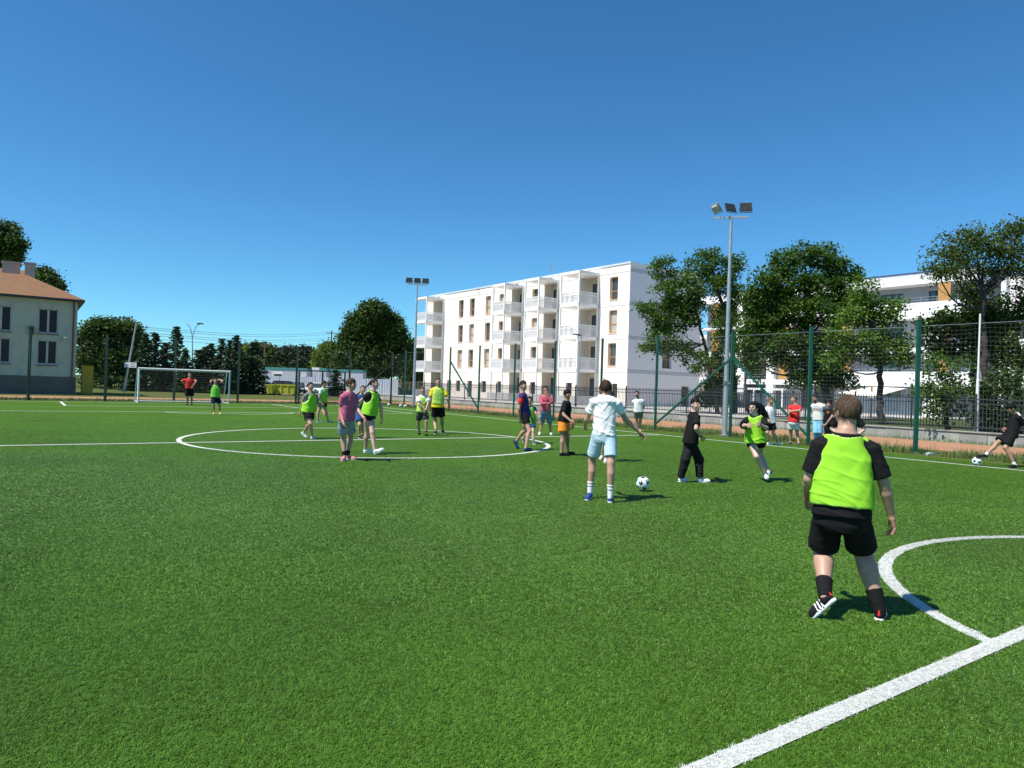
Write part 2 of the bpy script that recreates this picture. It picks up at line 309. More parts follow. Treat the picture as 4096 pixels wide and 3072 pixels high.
M_BWHITE = mat('balcony_white', (.84, .83, .82), .55, var=.03)
def facade(mb, x0, x1, z0, z1, holes, y=0., rev=.22, axis=0, sgn=1):
    """front skin with openings and their reveals. axis 0: in plane y, facing +y*sgn; axis 1: in plane x=y, along -y, facing -x"""
    P = (lambda a, d, z: (a, y-d*sgn, z)) if axis == 0 else (lambda a, d, z: (y+d, -a, z))
    xs = sorted({x0, x1, *[h[0] for h in holes], *[h[1] for h in holes]}); zs = sorted({z0, z1, *[h[2] for h in holes], *[h[3] for h in holes]})
    for i in range(len(xs)-1):
        run = None
        for j in range(len(zs)-1):
            cx, cz = (xs[i]+xs[i+1])/2, (zs[j]+zs[j+1])/2; solid = not any(h[0] < cx < h[1] and h[2] < cz < h[3] for h in holes)
            if solid: mb.quad(P(xs[i], 0, zs[j]), P(xs[i+1], 0, zs[j]), P(xs[i+1], 0, zs[j+1]), P(xs[i], 0, zs[j+1]))
    for a, b, c, d in holes:
        mb.quad(P(a, 0, c), P(a, 0, d), P(a, rev, d), P(a, rev, c)); mb.quad(P(b, 0, c), P(b, rev, c), P(b, rev, d), P(b, 0, d))
        mb.quad(P(a, 0, d), P(b, 0, d), P(b, rev, d), P(a, rev, d)); mb.quad(P(a, 0, c), P(a, rev, c), P(b, rev, c), P(b, 0, c))
def window(parent, a, b, c, d, y=0., rev=.22, axis=0, bars=(), split=(), fm=None, glass=None, sill=True, fw=.06, curtain=False):
    """frame mesh with pane and sill as sub-parts; bars: heights of cross bars as fractions; split: vertical mullions"""
    fm = fm or M_WOODFRAME; Q = (lambda p, q: ((p[0], y-p[1], p[2]), (q[0], y-q[1], q[2]))) if axis == 0 else (lambda p, q: ((y+p[1], -p[0], p[2]), (y+q[1], -q[0], q[2])))
    m = MB(); t0, t1 = rev-.005, rev-.065
    def bx(p, q):
        A, B = Q(p, q); m.box(tuple(min(i, j) for i, j in zip(A, B)), tuple(max(i, j) for i, j in zip(A, B)))
    bx((a, t0, c), (a+fw, t1, d)); bx((b-fw, t0, c), (b, t1, d)); bx((a+fw, t0, d-fw), (b-fw, t1, d)); bx((a+fw, t0, c), (b-fw, t1, c+fw))
    for f in bars: z = c+(d-c)*f; bx((a+fw, t0, z-.045), (b-fw, t1-.004, z+.045))
    for f in split: x = a+(b-a)*f; bx((x-.045, t0, c+fw), (x+.045, t1-.006, d-fw))
    w = m.build('window', fm, parent); m = MB()
    A, B = Q((a+fw*.5, rev-.025, c+fw*.5), (b-fw*.5, rev-.035, d-fw*.5)); m.box(tuple(min(i, j) for i, j in zip(A, B)), tuple(max(i, j) for i, j in zip(A, B))); m.build('pane', glass or M_GLASS, w)
    if sill:
        m = MB(); A, B = Q((a-.04, -.05, c-.05), (b+.04, rev-.07, c-.002)); m.box(tuple(min(i, j) for i, j in zip(A, B)), tuple(max(i, j) for i, j in zip(A, B))); m.build('sill', M_SILL, w)
    return w
# ------------------------------------------------------------------ the white apartment block
CA = np.array([10.004, 61.0, 0.]); bA = empty('apartment_block', CA, BROT, 'white four storey apartment block with stacked balconies behind the pitch', 'building')
SL = [3.41, 6.36, 9.34]; ZT = 12.82; LEN = 35.5; DEP = 9.75
wins = []
for z in (3.84, 6.79, 9.77):
    for a in (1.45, 21.21, 24.45, 26.82): wins.append((a, a+1.02, z, z+2.06))
    for a in (18.58, 12.76): wins.append((a, a+1.0, z+.74, z+2.06))
gw = [(1.15, 1.9, 1.03, 2.29), (24.5, 25.5, .42, 2.3), (21.65, 22.65, 1.03, 2.29), (29.03, 30.0, .42, 2.31), (18.63, 19.6, 1.03, 2.3), (12.76, 13.72, 1.03, 2.29), (7.2, 8.1, 1.03, 2.29), (27.0, 28.0, 1.03, 2.3)]
LOG = [(3.82, 6.42), (9.56, 11.8), (15.18, 17.3), (31.24, 33.9)]                # recessed loggias behind the balconies
logh = [(a, b, z0+.13, z1-.13) for a, b in LOG for z0, z1 in zip([.4]+SL, SL+[12.35])]
m = MB(); facade(m, 0, LEN, .2, ZT, wins+gw, rev=.30)
m2 = MB(); facade(m2, 0, LEN, .2, ZT, wins+gw+logh, rev=.30)
# loggias are cut deeper: rebuild their reveals at 1.1 m
wall = m2
for a, b, z0, z1 in logh:
    y1 = -1.15
    wall.quad((a, -.30, z0), (a, -.30, z1), (a, y1, z1), (a, y1, z0)); wall.quad((b, -.30, z0), (b, y1, z0), (b, y1, z1), (b, -.30, z1)); wall.quad((a, -.30, z1), (b, -.30, z1), (b, y1, z1), (a, y1, z1)); wall.quad((a, -.30, z0), (a, y1, z0), (b, y1, z0), (b, -.30, z0))
wall.quad((LEN, 0, .2), (LEN, -DEP, .2), (LEN, -DEP, ZT), (LEN, 0, ZT)); wall.quad((0, -DEP, .2), (0, -DEP, ZT), (LEN, -DEP, ZT), (LEN, -DEP, .2))
wall.build('wall', M_RENDER, bA)
for a, b, z0, z1 in logh: MB().quad((a, -1.15, z0), (b, -1.15, z0), (b, -1.15, z1), (a, -1.15, z1)).build('loggia_wall', M_TAN, bA)
sw = [(4.48, 5.72, z, z+2.06) for z in (3.84, 6.79, 9.77)] + [(7.25, 8.34, .42, 2.28)]
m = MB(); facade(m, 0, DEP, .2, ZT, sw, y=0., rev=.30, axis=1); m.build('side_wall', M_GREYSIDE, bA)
MB().quad((.05, -.05, ZT-.1), (LEN-.05, -.05, ZT-.1), (LEN-.05, -DEP+.05, ZT-.1), (.05, -DEP+.05, ZT-.1)).build('roof', M_COPING, bA)
c = MB(); c.box((-.07, -.25, ZT), (LEN+.07, .07, ZT+.16)); c.box((-.07, -DEP-.07, ZT), (.25, -.25, ZT+.16)); c.box((LEN-.25, -DEP-.07, ZT), (LEN+.07, -.25, ZT+.16)); c.box((.25, -DEP-.07, ZT), (LEN-.25, -DEP+.25, ZT+.16)); c.build('roof_coping', M_COPING, bA)
for z in (12.15, 9.21, 6.22, 3.28):                                          # floor bands: slightly darker strip between two joints
    for x0, x1 in ((.003, 3.78), (6.45, 9.5), (11.85, 15.12), (17.35, 31.2), (33.95, LEN)):
        b_ = MB().box((x0, .001, z), (x1, .012, z+.26)).build('floor_band', M_BAND, bA); j = MB(); j.box((x0, .001, z-.022), (x1, .014, z)); j.box((x0, .001, z+.26), (x1, .014, z+.282)); j.build('joint', M_JOINT, b_)
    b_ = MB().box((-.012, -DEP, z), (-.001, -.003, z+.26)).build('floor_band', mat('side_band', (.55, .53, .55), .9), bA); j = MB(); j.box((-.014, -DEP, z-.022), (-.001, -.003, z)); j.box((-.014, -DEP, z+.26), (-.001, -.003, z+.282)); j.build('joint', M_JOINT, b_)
for i, (a, b, c_, d) in enumerate(wins):
    small = d-c_ < 1.5; window(bA, a, b, c_, d, rev=.30, fw=.10, bars=() if small else (.40,), glass=M_CURTAIN if i % 5 in (1, 3) else M_GLASS)
for a, b, c_, d in gw: window(bA, a, b, c_, d, rev=.30, bars=(.45,) if d-c_ > 1.5 else (), fm=M_DARKFRAME, sill=False)
for a, b, c_, d in sw: window(bA, a, b, c_, d, axis=1, rev=.30, bars=(.40,), sill=True)
for a, b in LOG:
    for z in [.4]+SL:
        w_ = 1.9 if a != 31.24 else 1.1; x0 = a+.15
        window(bA, x0, x0+w_, z+.16, z+2.34, y=-1.15+.02, rev=.0, split=(.5,) if w_ > 1.5 else (), fm=M_DARKFRAME, sill=False, fw=.07)
# balcony towers
BO = 2.5
for a, b in LOG:
    a0, b0 = a-.02, b+.02
    for k, z in enumerate(SL):
        s_ = MB(); s_.box((a0, .015, z-.13), (b0, BO, z+.12)); s_.box((a0-.03, .015, z-.16), (b0+.03, BO+.03, z-.135)); bal = s_.build('balcony', M_BWHITE, bA)
        r = MB(); zt = z+1.16
        for p, q, nn in (((a0+.05, BO-.05), (b0-.05, BO-.05), 24), ((a0+.05, .02), (a0+.05, BO-.05), 22), ((b0-.05, .02), (b0-.05, BO-.05), 22)):
            ax = 0 if p[1] == q[1] else 1
            def rail(zz, h, w_): 
                A = [min(p[0], q[0]), min(p[1], q[1]), zz]; B = [max(p[0], q[0]), max(p[1], q[1]), zz+h]; o_ = 1-ax; A[o_] -= w_; B[o_] += w_; r.box(tuple(A), tuple(B))
            rail(zt-.04, .05, .03); rail(zt-.30, .04, .018); rail(z+.17, .04, .018)
            for i in range(1, nn): 
                t = i/nn; x = p[0]+(q[0]-p[0])*t; y = p[1]+(q[1]-p[1])*t; r.box((x-.016, y-.016, z+.16), (x+.016, y+.016, zt-.02))
        r.build('railing', M_BWHITE, bal)
    s_ = MB(); s_.box((a0-.02, .015, 12.12), (b0+.02, BO+.02, 12.36)); can = s_.build('balcony_roof', M_BWHITE, bA)
    for x, y in ((a0+.07, BO-.07), (b0-.07, BO-.07), (a0+.07, .10)):
        MB().box((x-.07, y-.07, .2), (x+.07, y+.07, 12.12)).build('balcony_post', M_BWHITE, bA)
    fnc = MB()                                                                # garden rail at ground level
    for i in range(40): y = .1 + i*.06; fnc.box((a0-.02, y, .3), (a0+.01, y+.02, 1.05))
    for i in range(44): x = a0 + i*.06; fnc.box((x, BO-.02, .3), (x+.02, BO+.01, 1.05))
    fnc.box((a0-.03, .1, 1.05), (a0+.02, BO, 1.09)); fnc.box((a0-.03, BO-.03, 1.05), (b0, BO+.02, 1.09)); fnc.build('terrace_rail', M_BWHITE, bA)
for s_, z in ((5.1, 12.35), (10.6, 12.35), (16.2, 12.35), (23.6, 12.5), (32.4, 12.35)):
    MB().tube([(s_, .0, z+.25), (s_, .32, z+.25), (s_+.02, .34, z+.05)], .045, 6).build('drain_spout', M_DARKSTEEL, bA)
v = MB(); [v.box((4.95, -1.14, 2.3-.08*i), (5.35, -1.10, 2.34-.08*i)) for i in range(4)]; v.build('vent_grille', M_BWHITE, bA)
an_ = MB(); an_.bar((14.6, -3, 12.7), (14.6, -3, 15.2), .03); [an_.bar((14.6, -3-w_, z), (14.6, -3+w_, z), .015, n=4) for z, w_ in ((14.9, .4), (14.5, .25))]; an_.bar((13.6, -3, 14.2), (14.9, -3, 14.35), .015, n=4); [an_.bar((13.7+.2*i, -3.25, 14.22+.03*i), (13.7+.2*i, -2.75, 14.22+.03*i), .010, n=4) for i in range(6)]; an_.build('roof_antenna', M_GALV, bA)
dsh = MB(); dsh.lathe([(.01, .10), (.25, .06), (.42, 0), (.44, 0), (.25, .05), (.01, .08)], n=18); o = dsh.build('satellite_dish', mat('dish_grey', (.10, .11, .13), .5), bA, (15.3, -2.8, 13.1)); o.rotation_euler = (math.radians(75), 0, math.radians(200))
# ------------------------------------------------------------------ the terraced building on the right
CB = np.array([36.257, 55., 0.]); bB = empty('terraced_building', CB, BROT, 'modern white terraced building with wooden panels behind the trees', 'building')
M_WHITE2 = mat('bright_white_render', (.87, .87, .87), .85, var=.02, spec=.1); M_GREYW = mat('grey_render', (.36, .37, .41), .9, var=.04); M_BLUE = mat('blue_coping', (.07, .10, .22), .4, .3)
M_PANEL = mat('timber_panel', (.50, .27, .09), .6, var=.3, scale=4, stretch=(9, 9, .6)); M_ROOFGREY = mat('roof_grey', (.55, .56, .60), .7)
L2 = 27.0
def bpart(name, m, *boxes):
    q = MB(); [q.box(*b) for b in boxes]; return q.build(name, m, bB)
R0 = 1.6                                                                       # recess depth behind the balcony fronts
for k, (z0, z1) in enumerate(((.3, 2.78), (2.8, 5.68), (5.7, 8.53), (8.55, 11.36))):
    hol = [(a, a+w_, z0+.35 if w_ > 1.4 else z0+.32, z0+2.4) for a, w_ in ((3.1, 1.05), (6.2, 2.0), (12.2, 2.0), (14.4, 1.05), (19.3, 2.2), (23, 1.6))]
    q = MB(); facade(q, .2, L2, z0, z1, hol, y=-R0, rev=.15); q.build('storey_wall', M_GREYW, bB)
    for a, b, c_, d in hol: window(bB, a, b, c_, d, y=-R0, rev=.15, split=(.5,) if b-a > 1.4 else (.48,), fm=M_DARKFRAME, sill=False)
bpart('side_wall', M_GREYSIDE, ((.12, -12, .3), (.3, -R0-.02, 11.36)))
bpart('back_wall', M_GREYW, ((.3, -12.2, .3), (L2, -12, 11.36)))
bpart('floor_slab', M_WHITE2, ((0, -R0-.5, 8.55), (L2, -.0, 8.75)), ); bpart('floor_slab', M_WHITE2, ((0, -R0-.5, 5.68), (L2, 0, 6.15))); bpart('floor_slab', M_WHITE2, ((0, -R0-.5, 2.8), (L2, 0, 3.28)))
bpart('parapet', M_WHITE2, ((0, -.18, 8.76), (18.5, .01, 9.84))); bpart('parapet', M_WHITE2, ((0, -3.0, 8.76), (.18, -.19, 9.84)))
bpart('parapet', M_WHITE2, ((0, -.18, 3.29), (11.5, .01, 4.06)))
bpart('roof_fascia', M_WHITE2, ((-.1, -12.3, 11.38), (L2, .02, 11.90))); bpart('roof_upstand', M_ROOFGREY, ((.1, -12.2, 11.91), (L2-.1, -.25, 12.34))); bpart('roof_edge', M_BLUE, ((.05, -12.25, 12.345), (L2, -.2, 12.44)))
bpart('pillar', M_WHITE2, ((2.33, -.45, 5.0), (3.72, -.02, 8.54))); bpart('pillar', M_WHITE2, ((2.33, -.45, .3), (3.72, -.02, 2.79))); bpart('pillar', M_WHITE2, ((17.6, -.5, .3), (18.4, -.02, 5.67))); bpart('pillar', M_WHITE2, ((21.0, -.5, .3), (22.0, -.02, 11.37)))
for s_ in (1.86, 9.96, 16.15, 24.2):
    for z0, z1 in ((9.86, 11.37), (6.16, 8.54), (3.30, 5.66)):
        if s_ < 11 and z0 == 3.30: z0 = 4.07
        for i in range(6): MB().box((s_+i*.155, -.10, z0), (s_+i*.155+.148, -.03 + .006*(i % 2), z1)).build('timber_board', M_PANEL, bB)
for z in (9.84, 6.15, 3.28):
    r = MB()
    for i in range(20): r.bar((.4+i*1.25, -.1, z), (.4+i*1.25, -.1, z+.42 if z > 9 else z+1.0), .02, n=5)
    for h in ((.2, .42) if z > 9 else (.25, .5, .75, 1.0)): r.bar((.1, -.1, z+h), (L2, -.1, z+h), .018, n=5)
    r.build('railing', M_GALV, bB)
# lower ground floor: louvred shutters, awning
M_LOUVRE = mat('blue_grey_louvre', (.10, .15, .20), .5)
for s0, s1 in ((4.2, 8.9), (17.2, 21.8)):
    q = MB(); [q.box((s0, .75, .42+.11*i), (s1, .78, .42+.11*i+.075)) for i in range(13)]; lv = q.build('louvre_shutter', M_LOUVRE, bB)
    q = MB(); [q.box((x, .785, .4), (x+.06, .82, 1.9)) for x in np.arange(s0, s1+.01, (s1-s0)/5)]; q.build('shutter_frame', M_LOUVRE, lv)
q = MB(); [q.box((15.8, .8+.0, 2.20), (22.5, 1.0, 2.26)) for _ in (0,)]; [q.box((15.8+.28*i, .4, 2.27), (15.95+.28*i, 1.1, 2.40)) for i in range(24)]; [q.box((x, .9, .3), (x+.12, 1.02, 2.2)) for x in (15.9, 19.0, 22.3)]; q.build('pergola', M_WHITE2, bB)
# right hand wing beyond the corner
bpart('wing', M_GREYSIDE, ((-9, -9.5, .3), (-.9, -3.2, 11.9))); bpart('wing_edge', M_BLUE, ((-9.1, -9.6, 11.905), (-.85, -3.1, 12.0))); bpart('wing_pier', M_WHITE2, ((-1.15, -3.25, .3), (-.80, -2.6, 11.7)))
q = MB(); [q.box((-8+2.4*i, -3.19, z), (-6.8+2.4*i, -3.17, z+1.5)) for i in range(3) for z in (1.2, 4.1, 7)]
for i in range(3):
    for z in (1.2, 4.1, 7.0): window(bB, -7.6+2.4*i, -6.5+2.4*i, z, z+1.6, y=-3.2+.07, rev=.07, split=(.5,), fm=M_DARKFRAME)
# shade sail
sl = MB(); A = [at(3350, 1571, 48.), at(3626, 1553, 49.), at(3490, 1590, 46.), at(3490, 1548, 52.)]
def sailpt(i, j): p = A[0]*(1-i)*(1-j) + A[2]*i*(1-j)*1.0 + A[3]*(1-i)*j + A[1]*i*j; p = p.copy(); p[2] += .25*math.sin(math.pi*i)*math.sin(math.pi*j); return p
n = 8
for i in range(n):
    for j in range(n): sl.quad(*[sailpt(a/n, b/n) for a, b in ((i, j), (i+1, j), (i+1, j+1), (i, j+1))])
so = empty('shade_sail', (A[0][0], A[0][1], .36), 0, 'cream shade sail stretched on poles in front of the terraced building', 'shade sail'); off = np.array(so.location)
o = sl.build('sail', mat('sail_cloth', (.80, .74, .62), .8, var=.03), so); o.location = [-c for c in off]; o.modifiers.new('t', 'SOLIDIFY').thickness = .01
MB().bar(at(3487, 1546, 47.5)-off, np.array([at(3487, 1546, 47.5)[0], at(3487, 1546, 47.5)[1], .34])-off, .06, n=8).build('pole', mat('sail_pole_wood', (.30, .17, .09), .7), so)
MB().bar(A[0]-off, np.array([A[0][0], A[0][1], .34])-off, .05, n=8).build('pole', M_GALV, so); MB().bar(A[1]-off, np.array([A[1][0], A[1][1], .34])-off, .05, n=8).build('pole', M_GALV, so)
# ------------------------------------------------------------------ the further white block seen between the two
CC = at(2880, 1500, 95.); CC[2] = 0; bC = empty('distant_block', CC, BROT, 'distant white block with railed balcony seen between the two buildings', 'building')
q = MB(); hh = [(1.0, 2.6, z, z+2.1) for z in (1.5, 4.5, 7.0)]; facade(q, 0, 14, .2, 9.2, hh, rev=.6); q.quad((0, 0, .2), (0, 0, 9.2), (0, -9, 9.2), (0, -9, .2)); q.build('wall', M_RENDER, bC)
MB().box((-.6, -9, 9.2), (14, 1.4, 9.7)).build('roof_canopy', M_WHITE2, bC)
for a, b, c_, d in hh: window(bC, a, b, c_, d, rev=.6, split=(.5,), fm=M_DARKFRAME, sill=False)
for z in (3.3, 6.2):
    MB().box((.2, .0, z-.2), (4.2, 1.4, z)).build('balcony', M_BWHITE, bC); r = MB(); [r.box((.2+.12*i, 1.34, z), (.24+.12*i, 1.38, z+1.0)) for i in range(34)]; r.box((.2, 1.33, z+1.0), (4.2, 1.39, z+1.05)); r.build('railing', M_BWHITE, bC)
# ------------------------------------------------------------------ green house on the left
HY = 55.; HC = at(300, 1540, HY); HC[2] = 0
hs_ = empty('green_house', HC, YAW, 'two storey pale green house with orange hipped roof at the left edge', 'house')      # local x along the front, corner at x=0, front faces -y
M_GREENW = mat('pale_green_render', (.43, .47, .37), .9, var=.05, scale=2, dirt=((.25, .31, .27), 1.5, .6)); M_PLINTH = mat('grey_plinth', (.11, .11, .10), .9, var=.15); M_ROOFT = mat('orange_roof', (.21, .105, .048), .8, var=.18, scale=3, bump=.4, bscale=9)
HE = at(300, 1200, HY)[2]; zz = lambda y: at(200, y, HY)[2]
M_PANE = mat('dark_pane', (.012, .014, .016), .25, spec=.25); M_TRIM = mat('weathered_trim', (.45, .46, .44), .7); fw_ = []
for cx in (-1.9, -4.85, -7.8, -10.75):
    for z0, z1 in ((1.85+.45, 1.85+2.25), (zz(1335), zz(1242))): fw_.append((cx-.62, cx+.62, z0, z1))
q = MB(); facade(q, -13, 0, 1.35, HE, fw_, y=0, rev=.18, sgn=-1); q.quad((0, 0, 1.35), (0, 9, 1.35), (0, 9, HE), (0, 0, HE)); q.quad((-13, 0, 1.35), (-13, 0, HE), (-13, 9, HE), (-13, 9, 1.35)); q.quad((0, 9, 1.35), (-13, 9, 1.35), (-13, 9, HE), (0, 9, HE)); q.build('wall', M_GREENW, hs_)
MB().box((-13.06, -.06, -.05), (.06, 9.06, 1.349)).build('plinth', M_PLINTH, hs_)
for a, b, c_, d in fw_:
    q = MB(); q.box((a-.04, -.025, c_-.04), (b+.04, .0, c_)); q.box((a-.04, -.025, d), (b+.04, .0, d+.04)); q.box((a-.04, -.025, c_), (a, .0, d)); q.box((b, -.025, c_), (b+.04, 0, d)); w_ = q.build('window', M_TRIM, hs_)
    MB().box((a, .16, c_), (b, .18, d)).build('pane', M_PANE, w_); q = MB(); x = (a+b)/2; q.box((x-.07, .10, c_), (x+.07, .15, d)); q.box((a, .10, c_), (a+.06, .15, d)); q.box((b-.06, .10, c_), (b, .15, d)); q.box((a, .10, d-.06), (b, .15, d)); q.box((a, .10, c_), (b, .15, c_+.06)); q.build('frame', M_TRIM, w_); MB().box((a-.08, -.12, c_-.13), (b+.08, -.02, c_-.092)).build('sill', M_DARKSTEEL, w_)
q = MB(); e = .45; RH = HE+2.1; q.add([(-13.4, -e, HE), (e, -e, HE), (e, 9+e, HE), (-13.4, 9+e, HE), (-9.5, 4.5, RH), (-3.4, 4.5, RH)], [(0, 1, 5, 4), (1, 2, 5), (2, 3, 4, 5), (3, 0, 4)]); rf = q.build('roof', M_ROOFT, hs_)
h2 = at(40, 1076, 61.)-HC; xa = h2 @ U; q = MB(); q.prism([(3.2, RH-.8), (h2 @ V, h2[2]), (9.3, RH-.8)], xa-6, xa+1.2); q.build('upper_roof', M_ROOFT, rf)
MB().box((-13.4, -e, HE-.16), (e, 9+e, HE-.004)).build('eaves', M_DARKSTEEL, hs_)
for px_, pt_, w_ in ((121, 1052, .36), (46, 1048, .62)):
    p = at(px_, pt_, 58.5); d_ = p-HC; x = d_ @ U; y = d_ @ V; q = MB(); q.box((x-w_, y-.35, RH-1.6), (x+w_, y+.35, p[2]-.15)); q.box((x-w_-.08, y-.43, p[2]-.15), (x+w_+.08, y+.43, p[2])); q.build('chimney', mat('chimney_render', (.44, .36, .32), .9), rf)
MB().tube([(-.25, -.1, HE-.1), (-.25, -.1, .3)], .06).build('downpipe', mat('brown_pipe', (.12, .06, .05), .5), hs_); MB().box((.55, 2.0, .0), (1.35, 2.9, 2.3)).build('yellow_cabinet', mat('yellow_paint', (.55, .38, .02), .5), hs_)
q = MB(); q.tube([(-1.0, -.1, 4.2), (-1.0, -.5, 4.4), (-.7, -.6, 4.35)], .06); q.build('wall_lamp', M_GALV, hs_); q = MB(); q.box((-3.1, -.25, 4.5), (-2.8, -.02, 5.1)); q.build('wall_box', M_DARKSTEEL, hs_)
# ================================================================== people
def unit(a): a = np.asarray(a, float); return a/(np.linalg.norm(a) + 1e-9)
class Field:
    """signed distance on a grid; solids are blended in, then turned into one closed surface"""
    def __init__(s, lo, hi, h):
        s.h = h; s.lo = np.asarray(lo, float); s.n = np.ceil((np.asarray(hi) - s.lo)/h).astype(int) + 2
        s.F = np.full(s.n, 1., np.float32)
    def win(s, lo, hi):
        a = np.clip(np.floor((np.asarray(lo)-s.lo)/s.h).astype(int), 0, s.n-1); b = np.clip(np.ceil((np.asarray(hi)-s.lo)/s.h).astype(int)+1, 1, s.n)
        if (b <= a).any(): return None
        ax = [s.lo[i] + s.h*np.arange(a[i], b[i]) for i in range(3)]
        P = np.stack(np.meshgrid(*ax, indexing='ij'), -1)
        return (slice(a[0], b[0]), slice(a[1], b[1]), slice(a[2], b[2])), P
    def add(s, fn, lo, hi, k=.03):
        m = k + 3*s.h; w = s.win(np.asarray(lo)-m, np.asarray(hi)+m)
        if w is None: return
        sl, P = w; d = fn(P); a = s.F[sl]; hh = np.maximum(k - np.abs(a-d), 0)/max(k, 1e-6)
        s.F[sl] = np.minimum(a, d) - hh*hh*k/4
    def cut(s, fn, lo=None, hi=None):
        w = s.win(s.lo if lo is None else lo, s.lo + s.h*s.n if hi is None else hi)
        if w is None: return
        sl, P = w; s.F[sl] = np.maximum(s.F[sl], -fn(P))
    # -- solids
    def rcone(s, a, b, r0, r1, k=.03):
        a = np.asarray(a, float); b = np.asarray(b, float); ab = b-a; L2 = ab @ ab + 1e-12; R = max(r0, r1)
        def fn(P):
            t = np.clip(((P-a) @ ab)/L2, 0, 1); return np.linalg.norm(P - a - t[..., None]*ab, axis=-1) - (r0 + (r1-r0)*t)
        s.add(fn, np.minimum(a, b)-R, np.maximum(a, b)+R, k)
    def chain(s, pts, rs, k=.03):
        for i in range(len(pts)-1): s.rcone(pts[i], pts[i+1], rs[i], rs[i+1], .005 if i else k)
    def ccone(s, a, b, r0, r1, k=.02, flat=None):
        """flat-ended cone; flat=(axis, factor) squashes across that axis"""
        a = np.asarray(a, float); b = np.asarray(b, float); ab = b-a; L = np.linalg.norm(ab); ax = ab/L; R = max(r0, r1)
        def fn(P):
            q = P-a; t = q @ ax; rad = q - t[..., None]*ax
            if flat is not None: rad = rad + (rad @ flat[0])[..., None]*flat[0]*(1/flat[1]-1)
            r = r0 + (r1-r0)*np.clip(t/L, 0, 1)
            return np.maximum(np.linalg.norm(rad, axis=-1) - r, np.abs(t-L/2) - L/2)
        s.add(fn, np.minimum(a, b)-R, np.maximum(a, b)+R, k)
    def ell(s, c, fr, r, k=.02, ex=2.):
        c = np.asarray(c, float); fr = np.asarray(fr, float); r = np.asarray(r, float)
        def fn(P):
            q = (P-c) @ fr.T; k0 = np.linalg.norm(q/r, axis=-1); k1 = np.linalg.norm(q/(r*r), axis=-1) + 1e-9
            return k0*(k0-1)/k1
        s.add(fn, c-r.max(), c+r.max(), k)
    def loft(s, O, a, x, y, L, prof, k=.03, ex=2.4, xs2=None):
        """body of elliptic sections along axis a; prof rows: t, half width, half depth, forward shift"""
        prof = np.asarray(prof, float); x2 = x if xs2 is None else xs2
        t0, t1 = prof[0, 0], prof[-1, 0]
        def fn(P):
            q = P-O; t = (q @ a)/L; tc = np.clip(t, t0, t1)
            w = np.interp(tc, prof[:, 0], prof[:, 1]); d = np.interp(tc, prof[:, 0], prof[:, 2]); sh = np.interp(tc, prof[:, 0], prof[:, 3])
            f = np.clip(tc, 0, 1)[..., None]; xx = x*(1-f) + x2*f; yy = np.cross(a, xx) if xs2 is not None else y
            qx = np.abs((q*xx).sum(-1))/w; qy = np.abs((q*yy).sum(-1) - sh)/d
            rr = (qx**ex + qy**ex)**(1/ex)
            return np.maximum((rr-1)*np.minimum(w, d), np.maximum((t-t1)*L, (t0-t)*L))
        R = prof[:, 1:3].max() + np.abs(prof[:, 3]).max(); A = O + a*L*t0; B = O + a*L*t1
        s.add(fn, np.minimum(A, B)-R, np.maximum(A, B)+R, k)
    # -- surface
    def surface(s):
        F = s.F; S = F < 0; c = np.zeros(np.array(F.shape)-1, np.int8); cor = [(i, j, k) for i in (0, 1) for j in (0, 1) for k in (0, 1)]
        nx, ny, nz = c.shape
        for i, j, k in cor: c += S[i:i+nx, j:j+ny, k:k+nz]
        I = np.argwhere((c > 0) & (c < 8)); idx = np.full(c.shape, -1, np.int32); idx[tuple(I.T)] = np.arange(len(I))
        val = {q: F[I[:, 0]+q[0], I[:, 1]+q[1], I[:, 2]+q[2]] for q in cor}
        acc = np.zeros((len(I), 3)); cnt = np.zeros(len(I))
        for p in cor:
            for ax in range(3):
                if p[ax]: continue
                q = list(p); q[ax] = 1; q = tuple(q); fa, fb = val[p], val[q]; m = (fa < 0) != (fb < 0)
                t = np.where(m, fa/np.where(fa == fb, 1, fa-fb), 0)
                e = np.array(p, float)[None] + t[:, None]*np.eye(3)[ax]
                acc += e*m[:, None]; cnt += m
        v = s.lo + s.h*(I + acc/np.maximum(cnt, 1)[:, None])
        quads = []
        for ax in range(3):
            o1, o2 = [(1, 2), (2, 0), (0, 1)][ax]
            A = S; B = np.roll(S, -1, ax); d = (A != B)
            E = np.argwhere(d); E = E[(E[:, ax] < F.shape[ax]-1) & (E[:, o1] > 0) & (E[:, o2] > 0) & (E[:, o1] < F.shape[o1]-1) & (E[:, o2] < F.shape[o2]-1)]
            fl = S[tuple(E.T)]
            def g(d1, d2):
                q = E.copy(); q[:, o1] -= d1; q[:, o2] -= d2; return idx[tuple(q.T)]
            Q = np.stack([g(1, 1), g(0, 1), g(0, 0), g(1, 0)], 1); Q[~fl] = Q[~fl][:, ::-1]; quads.append(Q[(Q >= 0).all(1)])
        return v, np.vstack(quads)
def vnormals(v, f):
    n = np.cross(v[f[:, 2]]-v[f[:, 0]], v[f[:, 3]]-v[f[:, 1]]); o = np.zeros_like(v)
    for k in range(4): np.add.at(o, f[:, k], n)
    return o/(np.linalg.norm(o, axis=1)[:, None] + 1e-9)
def relax(v, f, it=2, lam=.5):
    for _ in range(it):
        s = np.zeros_like(v); c = np.zeros(len(v))
        for a in range(4):
            b = (a+1) % 4
            np.add.at(s, f[:, a], v[f[:, b]]); np.add.at(c, f[:, a], 1); np.add.at(s, f[:, b], v[f[:, a]]); np.add.at(c, f[:, b], 1)
        v = v + lam*(s/np.maximum(c, 1)[:, None] - v)
    return v
